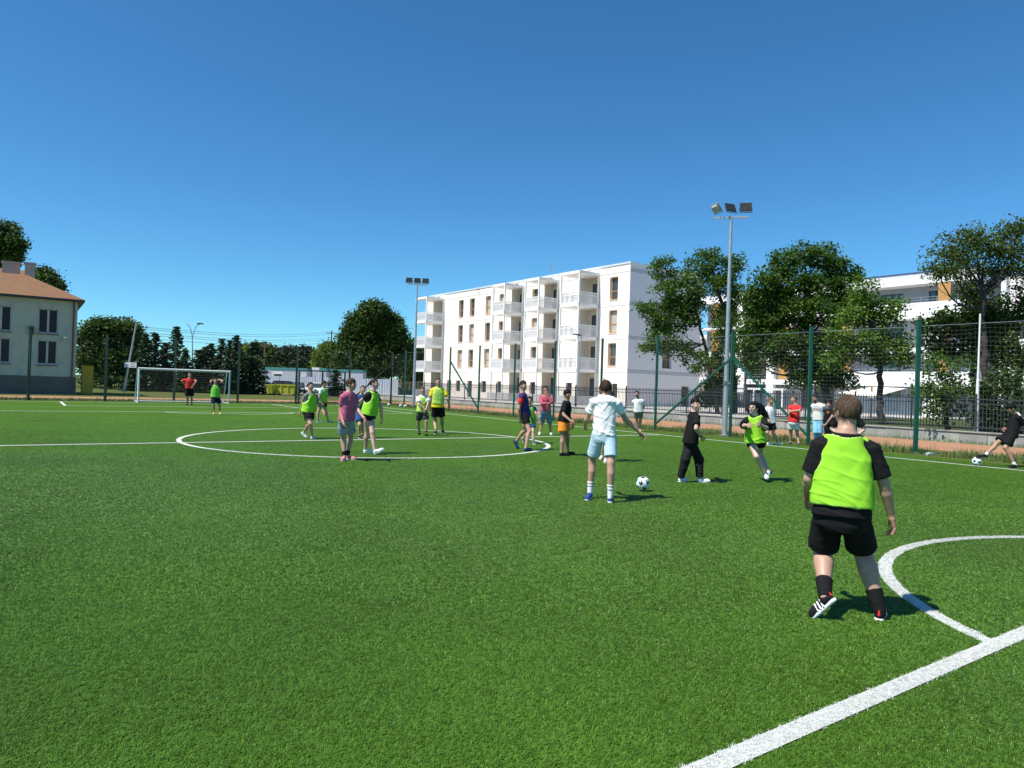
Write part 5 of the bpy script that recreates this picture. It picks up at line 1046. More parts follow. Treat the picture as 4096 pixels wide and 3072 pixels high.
def tree(label, trunk, Y, blobs, kind='maple', cl=16, n=46, spread=.24, size=.15, r0=.16, cat='tree', name='deciduous_tree', group=None, seed=None, basez=.36, bare=False, hollow=.45, grow=1.06):
    rng = np.random.default_rng(seed if seed is not None else len(bpy.data.objects)); sc = Y/FPX
    tp = [at(x, y, Y + (d[0] if d else 0)) for x, y, *d in trunk]; tp[0][2] = min(tp[0][2], basez) if basez is not None else tp[0][2]; base = np.array([tp[0][0], tp[0][1], basez if basez is not None else 0.]); tp[0] = base - np.array([0, 0, .05])
    root = empty(name, base, 0, label, cat, group); w = MB(); T = []
    for i in range(len(tp)-1):
        for t in np.linspace(0, 1, 5, endpoint=i == len(tp)-2): T.append(tp[i]*(1-t)+tp[i+1]*t)
    T = np.array(T); T[1:-1] += rng.normal(size=(len(T)-2, 3))*r0*.25; w.tube(T-base, np.linspace(r0, r0*.45, len(T)), 8); w.build('trunk', M_BARK, root, smooth=True)
    Cs = []; lb = MB()
    for bl in blobs:
        x, y, rx, ry = bl[:4]; dd = bl[4] if len(bl) > 4 else rng.normal()*.35*rx*sc; c = at(x, y, Y+dd); rad = np.array([rx*sc, (rx+ry)/2*sc*.9, ry*sc])*grow; k = max(8, int(2.5*cl*(rad.prod()**(1/3)/1.2)**1.7)); vol = k
        d = rng.normal(size=(k, 3)); d /= np.linalg.norm(d, axis=1)[:, None]; P = c + d*rad*(rng.uniform(hollow, 1.04, k)**.6)[:, None]; P[:, 2] = np.maximum(P[:, 2], (basez or 0)+.25); Cs.append(P)
        low = T[T[:, 2] < c[2]-.1*rad[2]]; src = low[np.argmin(np.linalg.norm(low-c, axis=1)*rng.uniform(.7, 1.4, len(low)))] if len(low) else T[0]
        pts = curve(src, c, -.1*np.linalg.norm(c-src), rng); lb.tube(pts-base, np.linspace(r0*.32, r0*.09, len(pts)), 6)
        for p in P[::3]: j = rng.integers(3, len(pts)); tw = curve(pts[j], p, 0, rng, 4); lb.tube(tw-base, np.linspace(r0*.07, r0*.02, 4), 4)
    lb.build('limbs', M_BARK, root, smooth=True)
    if not bare:
        C = np.vstack(Cs); v, f = leaves(C, int(n*1.25), spread, size*1.12, rng); v[:, 2] = np.maximum(v[:, 2], (basez or 0)+.02); link('crown', meshnp('crown', v-base, f), LM[kind], root)
    return root
yu = lambda px_, py_, u_: float(onu(px_, py_, u_)[1])
Y1 = yu(2862, 1600, 36)
tree('maple with a leaning trunk in front of the grey side wall', [(2872, 1660), (2860, 1560), (2832, 1430), (2795, 1290), (2760, 1150)], Y1, [(2660, 1080, 42, 60), (2672, 1180, 60, 70), (2588, 1235, 45, 32), (2620, 1275, 52, 40), (2690, 1290, 75, 45), (2600, 1385, 42, 32), (2650, 1345, 60, 40), (2715, 1400, 60, 26), (2770, 1240, 55, 60), (2760, 1150, 50, 60), (2790, 1440, 50, 40), (2720, 1230, 60, 40)], r0=.15, cl=15, n=42, seed=11)
tree('slender maple close behind the tall floodlight mast', [(2937, 1680), (2938, 1500), (2925, 1350), (2880, 1200), (2850, 1080)], Y1+2.5, [(2835, 1030, 42, 38), (2790, 1075, 50, 45), (2880, 1080, 60, 55), (2935, 1050, 28, 45), (2860, 1150, 60, 45), (2925, 1140, 36, 50), (2950, 1220, 30, 60), (2880, 1270, 50, 60), (2890, 1370, 55, 60), (2870, 1470, 40, 60), (2900, 1520, 40, 60), (2845, 1540, 30, 40)], r0=.20, cl=15, n=42, seed=12)
Y2 = yu(3300, 1620, 39)
tree('large dense maple between the two buildings', [(3308, 1680), (3304, 1560), (3270, 1440), (3230, 1300), (3220, 1130)], Y2, [(3130, 1060, 52, 50), (3215, 1020, 60, 46), (3290, 1030, 60, 50), (3370, 1080, 60, 50), (3420, 1120, 26, 26), (3060, 1130, 50, 50), (3090, 1190, 70, 60), (3180, 1130, 80, 70), (3280, 1150, 85, 70), (3370, 1180, 50, 60), (3020, 1220, 42, 50), (3010, 1290, 52, 60), (3090, 1290, 80, 70), (3190, 1260, 90, 70), (3290, 1260, 70, 60), (3050, 1380, 70, 50), (3150, 1380, 80, 50), (3240, 1360, 70, 50), (2985, 1370, 40, 50), (3290, 1500, 70, 40), (3210, 1520, 60, 30), (3370, 1520, 55, 32), (3340, 1460, 50, 40), (3130, 1450, 60, 30), (3400, 1260, 45, 50), (3350, 1390, 60, 40), (3000, 1440, 40, 40), (2990, 1180, 26, 36), (3250, 1440, 60, 40)], r0=.26, cl=17, n=48, seed=13, hollow=.3)
Y3 = yu(3524, 1690, 36)
tree('light green ash tree right of the dense maple', [(3526, 1710), (3524, 1560), (3518, 1440), (3490, 1320), (3460, 1200)], Y3, [(3455, 1150, 42, 32), (3440, 1210, 50, 36), (3400, 1265, 60, 40), (3470, 1270, 60, 40), (3580, 1230, 45, 36), (3560, 1290, 60, 40), (3350, 1330, 50, 36), (3430, 1340, 60, 36), (3520, 1350, 60, 36), (3605, 1370, 55, 42), (3345, 1400, 42, 32), (3410, 1390, 50, 26), (3560, 1420, 70, 34), (3330, 1450, 26, 26), (3620, 1430, 40, 30), (3480, 1410, 60, 40), (3500, 1210, 36, 26)], 'ash', r0=.17, cl=15, n=44, size=.13, seed=14, hollow=.3)
Y4 = yu(3940, 1720, 34.5)
tree('tall feathery locust tree at the right edge', [(3946, 1730), (3942, 1560), (3936, 1380), (3925, 1270), (3930, 1150)], Y4, [(3790, 1020, 50, 26), (3750, 1080, 40, 22), (3845, 970, 60, 26), (3905, 940, 50, 26), (3870, 1020, 45, 22), (3960, 985, 45, 24), (4040, 925, 50, 26), (4095, 905, 35, 26), (4000, 1020, 40, 20), (4080, 1000, 40, 30), (4110, 1060, 40, 40), (4020, 1080, 45, 18), (3830, 1080, 60, 20), (3930, 1090, 60, 22)], 'locust', r0=.20, cl=14, n=64, spread=.30, size=.105, seed=15, hollow=.35)
tree('dark broad tree in front of the terraced building corner', [(3905, 1725), (3900, 1560), (3898, 1400), (3890, 1250)], Y4+2.2, [(3880, 1190, 60, 50), (3930, 1230, 60, 60), (3850, 1270, 60, 50), (3760, 1270, 50, 28), (3790, 1330, 60, 40), (3900, 1320, 80, 60), (3990, 1300, 60, 50), (3740, 1390, 50, 36), (3840, 1400, 70, 50), (3950, 1400, 80, 50), (3710, 1300, 26, 16), (3990, 1230, 40, 40)], 'dark', r0=.2, cl=15, n=46, seed=16, hollow=.2)
tree('olive green tree hanging over the far right of the fence', [(4085, 1740), (4082, 1560), (4070, 1400), (4060, 1300)], Y4+.8, [(4050, 1300, 60, 50), (4090, 1240, 45, 50), (4020, 1370, 70, 40), (4090, 1380, 60, 50), (3980, 1440, 70, 40), (4060, 1460, 60, 40), (4100, 1180, 30, 40)], 'locust', r0=.15, cl=15, n=46, seed=17, size=.12, hollow=.25)
tree('climber covered shrub left of the white pole', [(3792, 1720), (3785, 1640), (3770, 1560)], Y4-1.2, [(3740, 1480, 50, 50), (3700, 1540, 30, 50), (3770, 1560, 50, 50), (3810, 1480, 60, 50), (3745, 1630, 40, 50), (3800, 1640, 50, 50), (3840, 1560, 40, 60)], 'maple', cat='shrub', name='shrub', r0=.12, cl=13, n=40, size=.12, seed=18)
tree('dark shrub behind the pickets right of the white pole', [(3985, 1745), (3985, 1680), (3985, 1600)], Y4-1.4, [(3960, 1560, 45, 50), (4010, 1610, 50, 60), (3960, 1660, 40, 40), (4020, 1530, 50, 40), (4010, 1690, 40, 30)], 'dark', cat='shrub', name='shrub', r0=.08, cl=13, n=42, seed=19)
tree('leafy shrub at the right edge behind the kicking boy', [(4082, 1750), (4080, 1660), (4078, 1600)], Y4-1.6, [(4080, 1560, 50, 60), (4090, 1640, 40, 60), (4050, 1700, 40, 36)], 'dark', cat='shrub', name='shrub', r0=.08, cl=13, n=40, size=.12, seed=20)
tree('low hedge shrub by the foot of the leaning maple', [(2838, 1640), (2838, 1610)], Y1+1.0, [(2835, 1590, 30, 30), (2868, 1600, 26, 26), (2810, 1600, 22, 26)], 'maple', cat='shrub', name='shrub', r0=.05, cl=14, n=40, seed=21)
tree('thin sapling in front of the white pillar', [(3045, 1670), (3043, 1560), (3040, 1420)], Y1+3, [(3035, 1450, 28, 40), (3030, 1500, 22, 30), (3050, 1400, 20, 30)], 'maple', r0=.04, cl=9, n=26, size=.12, seed=22)
tree('bare twiggy tree above the roofs', [(2985, 1600), (2985, 1350), (2985, 1200)], Y1+9, [(2960, 1080, 20, 60), (3000, 1060, 20, 50), (3030, 1080, 22, 60), (2975, 1140, 30, 50), (3010, 1150, 40, 50)], r0=.10, cl=26, bare=True, seed=23)
# far trees on the left
YR = 112.
tree('big round dark green tree left of the white apartment block', [(1512, 1560), (1508, 1480), (1500, 1380), (1498, 1290)], YR, [(1495, 1250, 50, 36), (1450, 1290, 55, 45), (1545, 1290, 50, 45), (1420, 1350, 50, 55), (1500, 1340, 80, 60), (1580, 1350, 42, 50), (1400, 1420, 45, 50), (1470, 1420, 70, 60), (1560, 1420, 70, 60), (1610, 1430, 34, 50), (1380, 1460, 30, 36), (1440, 1470, 50, 40), (1530, 1470, 60, 36), (1630, 1470, 26, 40)], 'dark', r0=.35, cl=20, n=44, spread=.55, size=.34, seed=31, basez=0, hollow=.3)
tree('bright green tree beside the round dark tree', [(1338, 1560), (1335, 1480), (1330, 1420)], YR+8, [(1320, 1400, 40, 24), (1300, 1430, 40, 30), (1350, 1430, 36, 36), (1320, 1470, 55, 30), (1370, 1460, 22, 40)], 'fresh', r0=.2, cl=18, n=40, spread=.5, size=.34, seed=32, basez=0)
for i, (x, y, rx, ry, kd, lab) in enumerate(((985, 1425, 40, 40, 'fresh', 'yellowish green tree right of the spruces'), (1045, 1425, 45, 45, 'dark', 'dark tree behind the short utility pole'), (1085, 1435, 26, 40, 'dark', 'narrow dark tree right of the short utility pole'), (1150, 1430, 36, 36, 'pine', 'left one of the two pines above the site cabin'), (1215, 1428, 45, 36, 'pine', 'right one of the two pines above the site cabin'), (1130, 1470, 60, 26, 'maple', 'low green bush line above the site cabin roof'), (1255, 1460, 36, 36, 'maple', 'mid green tree above the white container'))):
    tree(lab, [(x, 1560), (x+2, 1500), (x, y)], 142., [(x-rx*.4, y, rx*.6, ry*.7), (x+rx*.4, y-ry*.2, rx*.6, ry*.7), (x, y-ry*.5, rx*.5, ry*.5), (x-rx*.2, y+ry*.6, rx*.8, ry*.6), (x+rx*.3, y+ry*.7, rx*.7, ry*.6)], kd, r0=.2, cl=20, n=36, spread=.6, size=.42, seed=40+i, basez=0, name='far_tree')
for i, (lab, bl) in enumerate((('dark broad tree right of the green house', [(400, 1310, 50, 26), (365, 1345, 36, 40), (470, 1312, 60, 26), (440, 1370, 70, 40), (380, 1420, 50, 45), (470, 1430, 60, 45), (520, 1330, 30, 26)]), ('dark tree left of the leaning street lamp', [(510, 1340, 36, 50), (520, 1410, 40, 50), (490, 1460, 50, 40), (540, 1470, 30, 40)]), ('shadowed bushy tree close to the house corner', [(355, 1440, 40, 50), (400, 1470, 50, 36), (440, 1480, 40, 36)]))):
    x0 = bl[-1][0]; tree(lab, [(x0, 1560), (x0, 1480), (bl[0][0], bl[0][1]+30)], 92.+3*i, bl, 'dark', r0=.25, cl=20, n=40, spread=.5, size=.34, seed=60+i, basez=0)
tree('tall tree rising behind the green house at the left edge', [(0, 1500), (0, 1200), (10, 1020)], 80., [(20, 930, 45, 36), (-30, 950, 50, 60), (60, 980, 36, 30), (20, 1000, 50, 40), (-40, 1040, 50, 50), (50, 1030, 26, 20)], 'dark', r0=.25, cl=18, n=40, spread=.42, size=.28, seed=70, basez=0, hollow=.3)
tree('small treetop showing behind the house roof', [(190, 1500), (190, 1250), (190, 1140)], 78., [(185, 1105, 40, 26), (160, 1130, 36, 26), (215, 1135, 22, 20), (190, 1160, 50, 30)], 'dark', r0=.2, cl=18, n=38, spread=.4, size=.28, seed=71, basez=0)
tree('olive tree filling the gap left of the apartment block', [(1665, 1570), (1665, 1500), (1662, 1440)], YR+6, [(1650, 1400, 40, 40), (1690, 1430, 40, 50), (1640, 1470, 45, 45), (1700, 1500, 50, 40), (1660, 1530, 60, 30)], 'maple', r0=.2, cl=18, n=40, spread=.5, size=.34, seed=33, basez=0)
tree('green treetops in the gap between the two buildings', [(2830, 1560), (2830, 1500), (2832, 1450)], 128., [(2815, 1480, 40, 40), (2860, 1490, 40, 40), (2840, 1540, 60, 40)], 'maple', r0=.2, cl=18, n=36, spread=.55, size=.38, seed=34, basez=0)
# spruces
def sprucemesh(seed, n=26, h=6.2, w=1.25):
    rng = np.random.default_rng(seed); lv = []; lf = []; cnt = 0; br = MB(); br.bar((0, 0, 0), (0, 0, h), .10, .02, 6); cs = []
    for i in range(n):
        t = (i+.5)/n; z = .1 + (h-.15)*t; L_ = w*(1-t)**.75*rng.uniform(.85, 1.15)+.06; m = int(5+6*(1-t))
        for k in range(m):
            a = rng.uniform(0, 6.283); d = np.array([math.cos(a), math.sin(a), 0]); tip = np.array([0, 0, z-.18*L_]) + d*L_*rng.uniform(.75, 1.1); 
            for s in np.linspace(.3, 1, max(2, int(L_/.28))): cs.append(np.array([0, 0, z])*(1-s)+tip*s + np.array([0, 0, -.08*math.sin(3*s)]))
    v, f = leaves(np.array(cs), 7, .085, .26, rng, .5, .6); me = meshnp('crown', v, f); me.materials.append(LM['spruce']); tr = br.mesh('trunk'); tr.materials.append(M_BARK); return me, tr
SP = [sprucemesh(80+i) for i in range(3)]
SPT = ['spruce standing just right of the leaning street lamp', 'spruce second from the leaning street lamp', 'low spruce third from the leaning street lamp', 'tallest spruce behind the goal', 'small spruce right of the tallest one', 'wide spruce behind the red shirted man', 'spruce behind the middle of the crossbar', 'spruce with a double top right of the twin lamp', 'narrow spruce above the right goal post', 'pointed spruce right of the goal', 'broad dark spruce left of the yellow skips', 'little lone spruce beside the gate', 'spruce hidden low behind the left goal post', 'spruce low behind the goalkeeper', 'spruce filling the gap right of the twin street lamp']
for i, (x, yt, yb, hw) in enumerate(((575, 1335, 1572, 42), (612, 1328, 1572, 46), (655, 1368, 1575, 40), (698, 1303, 1576, 44), (738, 1395, 1573, 36), (790, 1398, 1572, 52), (838, 1372, 1573, 44), (880, 1352, 1574, 40), (912, 1358, 1573, 32), (938, 1338, 1576, 42), (1010, 1365, 1578, 56), (1340, 1478, 1584, 38), (560, 1440, 1574, 50), (860, 1440, 1578, 50), (815, 1385, 1572, 40))):
    b = gp(x, yb); b[:2] *= (76.+2*(i % 4))/b[1] if i != 11 else 1; Yb = b[1]; b[2] = 0; H_ = at(x, yt, Yb)[2]; wm = hw*Yb/FPX
    r = empty('spruce_tree', b, random.uniform(0, 6), SPT[i], 'tree', 'spruces behind the far end of the pitch'); cr, tr = SP[i % 3]
    for nm, me in (('crown', cr), ('trunk', tr)): o = link(nm, me, None, r); o.scale = (wm/1.25*1.35, wm/1.25*1.35, H_/6.2)
# dark undergrowth closing the view under the trees on the left
for i, (x0, x1, yt, Yb, lab) in enumerate(((330, 560, 1500, 88., 'dark hedge between the green house and the goal'), (560, 960, 1525, 90., 'dark hedge behind the spruces'), (960, 1300, 1540, 150., 'far low bushes beyond the site yard'))):
    rng = np.random.default_rng(90+i); a = at(x0, yt, Yb); b = at(x1, yt, Yb); n_ = int((b[0]-a[0])*9); C = np.stack([rng.uniform(a[0], b[0], n_), Yb+rng.normal(size=n_)*.8, rng.uniform(.2, a[2], n_)*rng.uniform(.7, 1.1, n_)], 1)
    v, f = leaves(C, 16, .35, .34, rng); base = np.array([a[0], Yb, 0.]); r = empty('hedge', base, 0, lab, 'hedge'); link('foliage', meshnp('foliage', v-base, f), LM['dark'], r); q = MB()
    for k in range(8): xx = (b[0]-a[0])*(k+.5)/8; q.bar((xx, 0, 0), (xx, 0, a[2]*.7), .06, .03, 5)
    q.build('stems', M_BARK, r)
def bibof(m=None, **kw): return dict(m=m or NEON, **kw)
BLK = dict(m=C_BLACK); brown = (.055, .032, .02); darkb = (.022, .014, .010); black = (.006, .005, .006)
def shoe(m, **kw): return dict(m=m, **kw)
S_WHITE = cloth('white_shoe', (.75, .75, .74), var=.04); S_BLACK = cloth('black_shoe', (.012, .012, .014)); S_BLUE = cloth('blue_shoe', (.03, .07, .22), var=.5, scale=25)
S_PINK = cloth('pink_shoe', (.65, .22, .22), var=.35, scale=20); S_BEIGE = cloth('beige_shoe', (.5, .47, .42)); S_GREY = cloth('grey_shoe', (.09, .085, .09)); S_YEL = cloth('yellow_shoe', (.75, .55, .03))
RED = cloth('red', (.60, .035, .035)); ORANGE = cloth('orange', (.80, .26, .03)); LBLUE = cloth('light_blue', (.42, .58, .66)); PINK = cloth('pink', (.48, .12, .20)); GREYBLUE = cloth('grey_blue_print', (.30, .36, .43), dirt=((.03, .035, .04), 7, 1.0))
DENIM = cloth('denim', (.10, .20, .34), var=.3, dirt=((.35, .45, .55), 5, .6)); KHAKI = cloth('khaki', (.16, .14, .11)); YELLOW = cloth('yellow', (.78, .62, .02)); REDCHECK = cloth('red_check_shirt', (.48, .10, .14), var=.3, scale=30); BLUE = cloth('blue', (.03, .08, .22)); SKYBLUE = cloth('sky_blue', (.22, .50, .68)); CHAR = cloth('charcoal', (.05, .05, .055), dirt=((.25, .25, .25), 5, .6)); PURPLE = cloth('blue_purple', (.06, .03, .12), dirt=((.02, .06, .30), 6, .8)); PALEBLUE = cloth('pale_blue', (.50, .66, .72))
WPALE = cloth('off_white', (.76, .76, .72), var=.04)
# 1 the boy nearest the camera, seen from behind
p1 = person('boy nearest the camera seen from behind in neon bib and black shorts', 'c5', 1.62, 186, (462, 318), (432, 850), (468, 178), [(712, 650), (222, 610)], [(757, 850), (205, 725)],
    [(572, 1085), (310, 1085)], [(676, 1540), (398, 1400, -.10)], [(694, 1478), (268, 1516)], dict(tee=dict(m=C_BLACK, hem=-.01, sleeve=.80, wide=1.12, loose=.8), bib=bibof(hem=.12, loose=1.1, folds=.010, scoop=1.22), shorts=dict(m=C_BLACK, len=.84, wide=1.08), sock=dict(m=C_BLACK, h=.36), shoe=shoe(S_BLACK, stripes=C_WHITE, heel=RED)),
    dict(col=(.12, .078, .048), name='light_brown', th=.012, top=.022, nape=-.062, side=.0, strands=9000, slen=.05, rough=.0012), headface=212, girth=1.10, leg=1.2, voxel=.008, curl=(.7, .9), lean=.04, hipface=180, armsign=((0, 0), (.1, .15)))
# 2 white shirt, seen from behind
p2 = person('young man seen from behind in white shirt and light blue shorts beside the ball', 'c2', 1.74, 180, (1232, 305), (1212, 760), (1228, 225), [(1462, 580), (1012, 575)], [(1612, 712), (990, 640)],
    [(1290, 1085), (1070, 1065)], [(1282, 1552), (1052, 1490)], [(1288, 1492), (992, 1536)], dict(tee=dict(m=C_WHITE, hem=-.02, sleeve=.55, wide=1.14, folds=.013, loose=.25), shorts=dict(m=LBLUE, len=.77, wide=1.0), sock=dict(m=C_WHITE, h=.38, bands=(.55, .8)), shoe=shoe(S_BLUE)),
    dict(col=(.05, .028, .017), name='brown', th=.012, top=.022, nape=-.022, side=.012, strands=4000, slen=.045, rough=.001, tufts=(((.0, .02, .12), (-.02, .0, .15), .01, .003),)), headface=190, voxel=.009, curl=(.8, .9), girth=.92, armsign=((0, .0), (.12, .2)), lean=.03)
# 3 all in black
p3 = person('youth all in black with long trousers and white shoes looking over the shoulder', 'c4', 1.54, 110, (402, 312), (352, 690), (418, 222), [(425, 520), (400, 480)], [(492, 625), (420, 560)],
    [(462, 900), (290, 905)], [(440, 1198), (205, 1196)], [(606, 1204), (308, 1190)], dict(tee=dict(m=C_BLACK, hem=-.05, sleeve=.72, wide=1.3, loose=1.0), shorts=dict(m=cloth('black_trousers', (.014, .014, .016)), len=1.93, wide=1.10, folds=.012), shoe=shoe(S_WHITE)),
    dict(col=black, name='black', th=.006, top=.034, fringe=.040, nape=.0, side=.03, rough=.004), headface=45, voxel=.011, skin=(.52, .33, .25), curl=.7, armsign=((-.05, 0), (.15, .1)), hipface=95)
# 4 running girl
p4 = person('running girl with long flying black hair, glasses and neon bib', 'c4', 1.62, -8, (1168, 352), (1180, 680), (1148, 258), [(1030, 485), (1312, 515)], [(1072, 478), (1246, 478)],
    [(1190, 872), (1228, 835)], [(1288, 1140), (1335, 1105)], [(1322, 1158), (1385, 1075)], dict(tee=dict(m=C_BLACK, hem=.0, sleeve=.9, wide=1.5, loose=.8), bib=bibof(hem=-.03, loose=1.35, folds=.016), shorts=dict(m=C_BLACK, len=.28, wide=1.1), shoe=shoe(S_WHITE, stripes=C_BLACK)),
    dict(col=black, name='black', th=.018, top=.018, fringe=.05, nape=-.10, side=-.06, long=[([(1180, 220, .06), (1240, 260, .08), (1290, 340, .08), (1315, 430, .06)], [.07, .075, .05, .02]), ([(1110, 215, .02), (1092, 280, .03), (1085, 330, .03)], [.035, .03, .01]), ([(1200, 240, .03), (1230, 320, .02), (1225, 400, .0)], [.05, .045, .02]), ([(1230, 250, .08), (1300, 320, .1), (1345, 400, .1)], [.05, .035, .01])]),
    headface=-25, voxel=.011, skin=(.58, .38, .30), fem=True, curl=.95, lift=(.07, .12), tilt=5, armsign=((-.15, -.12), (-.05, -.15)), kneesign=(-.15, -.12))
# 5 pink shirt
p5 = person('boy in pink shirt and grey printed shorts with pink shoes', 'c1', 1.72, 48, (845, 300), (800, 672), (872, 198), [(722, 540), (950, 530)], [(752, 690), (1028, 640)],
    [(755, 890), (862, 880)], [(778, 1225), (792, 1215)], [(704, 1268), (936, 1228)], dict(tee=dict(m=PINK, hem=-.05, sleeve=.60, wide=1.15, loose=.6), shorts=dict(m=GREYBLUE, len=.80, wide=1.15), sock=dict(m=C_BLACK, h=.25), shoe=shoe(S_PINK)),
    dict(col=brown, name='brown', th=.016, top=.018, fringe=.045, side=-.02, nape=-.06, strands=1200), headface=62, voxel=.012, curl=.6)
# 6 girl with white shoes
p6 = person('walking girl in neon bib over black top with bare legs and white shoes', 'c1', 1.70, 55, (1168, 285), (1108, 615), (1186, 190), [(1000, 420), (1272, 500)], [(930, 535), (1282, 645)],
    [(1088, 850), (1152, 852)], [(1032, 1126), (1178, 1152)], [(1134, 1126), (1256, 1118, .0)], dict(tee=dict(m=cloth('black_top', (.02, .02, .024)), hem=-.02, sleeve=.55, loose=.4), bib=bibof(hem=.02, loose=.8), shorts=dict(m=C_BLACK, len=.22), shoe=shoe(S_WHITE)),
    dict(col=darkb, name='dark_brown', th=.008, top=.008, fringe=.055, side=.0, nape=-.06, tufts=(((0, -.09, .03), (0, -.13, .0), .035, .03),)), headface=68, voxel=.012, fem=True, skin=(.54, .34, .26), curl=.5)
# 7 grey sleeve
p7 = person('boy in neon bib with grey sleeves and black shorts walking on the far left', 'c1', 1.64, 45, (318, 305), (288, 565), (316, 222), [(205, 455), (432, 480)], [(172, 560), (482, 562)],
    [(312, 735), (305, 730)], [(320, 938), (182, 858, .0)], [(386, 932), (256, 928)], dict(tee=dict(m=C_GREY, hem=-.03, sleeve=.62, wide=1.15), bib=bibof(hem=-.02, loose=.8, folds=.010), shorts=dict(m=C_BLACK, len=.60, side=C_WHITE, wide=1.1), shoe=shoe(cloth('white_grey_shoe', (.6, .6, .6), var=.3, scale=25))),
    dict(col=darkb, name='dark_brown', th=.006, top=.012, fringe=.06, side=.0), headface=40, voxel=.013, girth=1.12, curl=.6)
# 8 boy behind
p8 = person('boy in neon bib with pale blue sleeves and beige shoes behind the grey sleeved boy', 'c1', 1.60, 60, (486, 245), (478, 428), (500, 188), [(428, 365), (530, 350)], [(465, 450), (510, 440)],
    [(420, 560), (524, 560)], [(396, 716), (542, 716)], [(455, 716), (618, 714)], dict(tee=dict(m=PALEBLUE, hem=-.03, sleeve=.62), bib=bibof(hem=-.05, loose=.9), shorts=dict(m=C_BLACK, len=.55), sock=dict(m=C_GREY, h=.15), shoe=shoe(S_BEIGE)),
    dict(col=darkb, name='dark_brown', th=.014, top=.018, fringe=.045), headface=70, voxel=.015, curl=.6, armsign=((-.1, 0), (0, 0)))
# 9 blue boy
p9 = person('boy in navy blue shirt and blue shorts partly hidden behind the pink shirt', 'c1', 1.55, 25, (1005, 335), (985, 590), (1026, 265), [(920, 480), (1060, 480)], [(935, 580), (1060, 580)],
    [(985, 745), (1025, 740)], [(968, 925), (1012, 905)], [(1018, 940), (1042, 922)], dict(tee=dict(m=BLUE, hem=-.08, sleeve=.62), shorts=dict(m=BLUE, len=.7, wide=1.1), shoe=shoe(S_BLACK)),
    dict(col=brown, name='brown', th=.006, top=.010, fringe=.06), headface=15, voxel=.014)
# 10 short boy
p10 = person('short boy with white sleeves, pale bib and hands clasped in front', 'c1', 1.50, 12, (1840, 345), (1838, 560), (1836, 275), [(1790, 465), (1915, 455)], [(1862, 525), (1886, 535)],
    [(1782, 705), (1890, 700)], [(1795, 872), (1888, 890)], [(1785, 885), (1890, 904)], dict(tee=dict(m=WPALE, hem=-.05, sleeve=.7, wide=1.2), bib=bibof(PALENEON, hem=-.03, loose=1.0, scoop=1.2), shorts=dict(m=CHAR, len=.75, wide=1.15), sock=dict(m=C_BLACK, h=.2), shoe=shoe(S_BLACK, sole=C_BLACK)),
    dict(col=(.10, .06, .035), name='fair_brown', th=.012, top=.016, fringe=.045), headface=10, voxel=.014, girth=1.05, armsign=((-.05, -.2), (-.05, -.2)), curl=.9)
# 11 tall man
p11 = person('tall man in yellow shirt under a neon bib with black shorts', 'c1', 1.90, 5, (2052, 232), (2045, 492), (2050, 165), [(1942, 410), (2182, 395)], [(1935, 505), (2202, 475)],
    [(2008, 690), (2105, 690)], [(2018, 865), (2105, 852)], [(2000, 880), (2135, 866)], dict(tee=dict(m=YELLOW, hem=-.06, sleeve=.62, wide=1.15), bib=bibof(PALENEON, hem=.12, loose=.5), shorts=dict(m=C_BLACK, len=.70, wide=1.12, side=None), sock=dict(m=C_BLACK, h=.12), shoe=shoe(S_BLACK)),
    dict(col=darkb, name='dark_brown', th=.004, top=.010, fringe=.065, side=.02, nape=-.03), headface=5, voxel=.014, curl=.4)
# 12 purple and red
p12 = person('boy in dark blue football shirt with red sleeves stepping to the right', 'c2', 1.76, 78, (262, 265), (290, 525), (272, 185), [(222, 450), (330, 440)], [(232, 560), (372, 560)],
    [(345, 715), (290, 705)], [(284, 946), (152, 822, .0)], [(388, 938), (196, 918)], dict(tee=dict(m=PURPLE, sleevem=RED, hem=-.04, sleeve=.55, wide=1.1), shorts=dict(m=C_BLACK, len=.5), shoe=shoe(S_BLUE, sole=S_BLACK)),
    dict(col=darkb, name='dark_brown', th=.010, top=.028, fringe=.05, side=.0), headface=50, voxel=.013, curl=.5, girth=.92)
# 13 small boy
p13 = person('small boy in green bib half hidden behind the red sleeved boy', 'c2', 1.45, 25, (348, 420), (352, 600), (345, 352), [(328, 500), (418, 505)], [(330, 570), (462, 590)],
    [(330, 720), (385, 715)], [(262, 835), (380, 862)], [(272, 840), (412, 868)], dict(tee=dict(m=C_NAVY, hem=-.03, sleeve=.7), bib=bibof(cloth('green_bib', (.20, .62, .06)), hem=-.15, loose=.9), shorts=dict(m=BLUE, len=.65), sock=dict(m=C_GREY, h=.2), shoe=shoe(S_GREY)),
    dict(col=darkb, name='dark_brown', th=.014, top=.02, fringe=.05), headface=0, voxel=.014)
# 14 red shirt man
p14 = person('man in red checked shirt and denim shorts with a hand on his chin', 'c2', 1.75, 8, (535, 292), (532, 478), (530, 228), [(488, 395), (600, 375)], [(585, 388), (552, 290)],
    [(490, 600), (578, 602)], [(462, 752), (588, 752)], [(458, 760), (606, 764)], dict(tee=dict(m=REDCHECK, hem=-.02, sleeve=1.6, loose=.5), shorts=dict(m=DENIM, len=1.1, wide=1.1), shoe=shoe(S_WHITE)),
    dict(col=black, name='black', th=.006, top=.02, fringe=.06, side=.01), headface=15, voxel=.014, skin=(.34, .19, .125), armsign=((-.1, -.25), (-.15, -.2)), curl=.9)
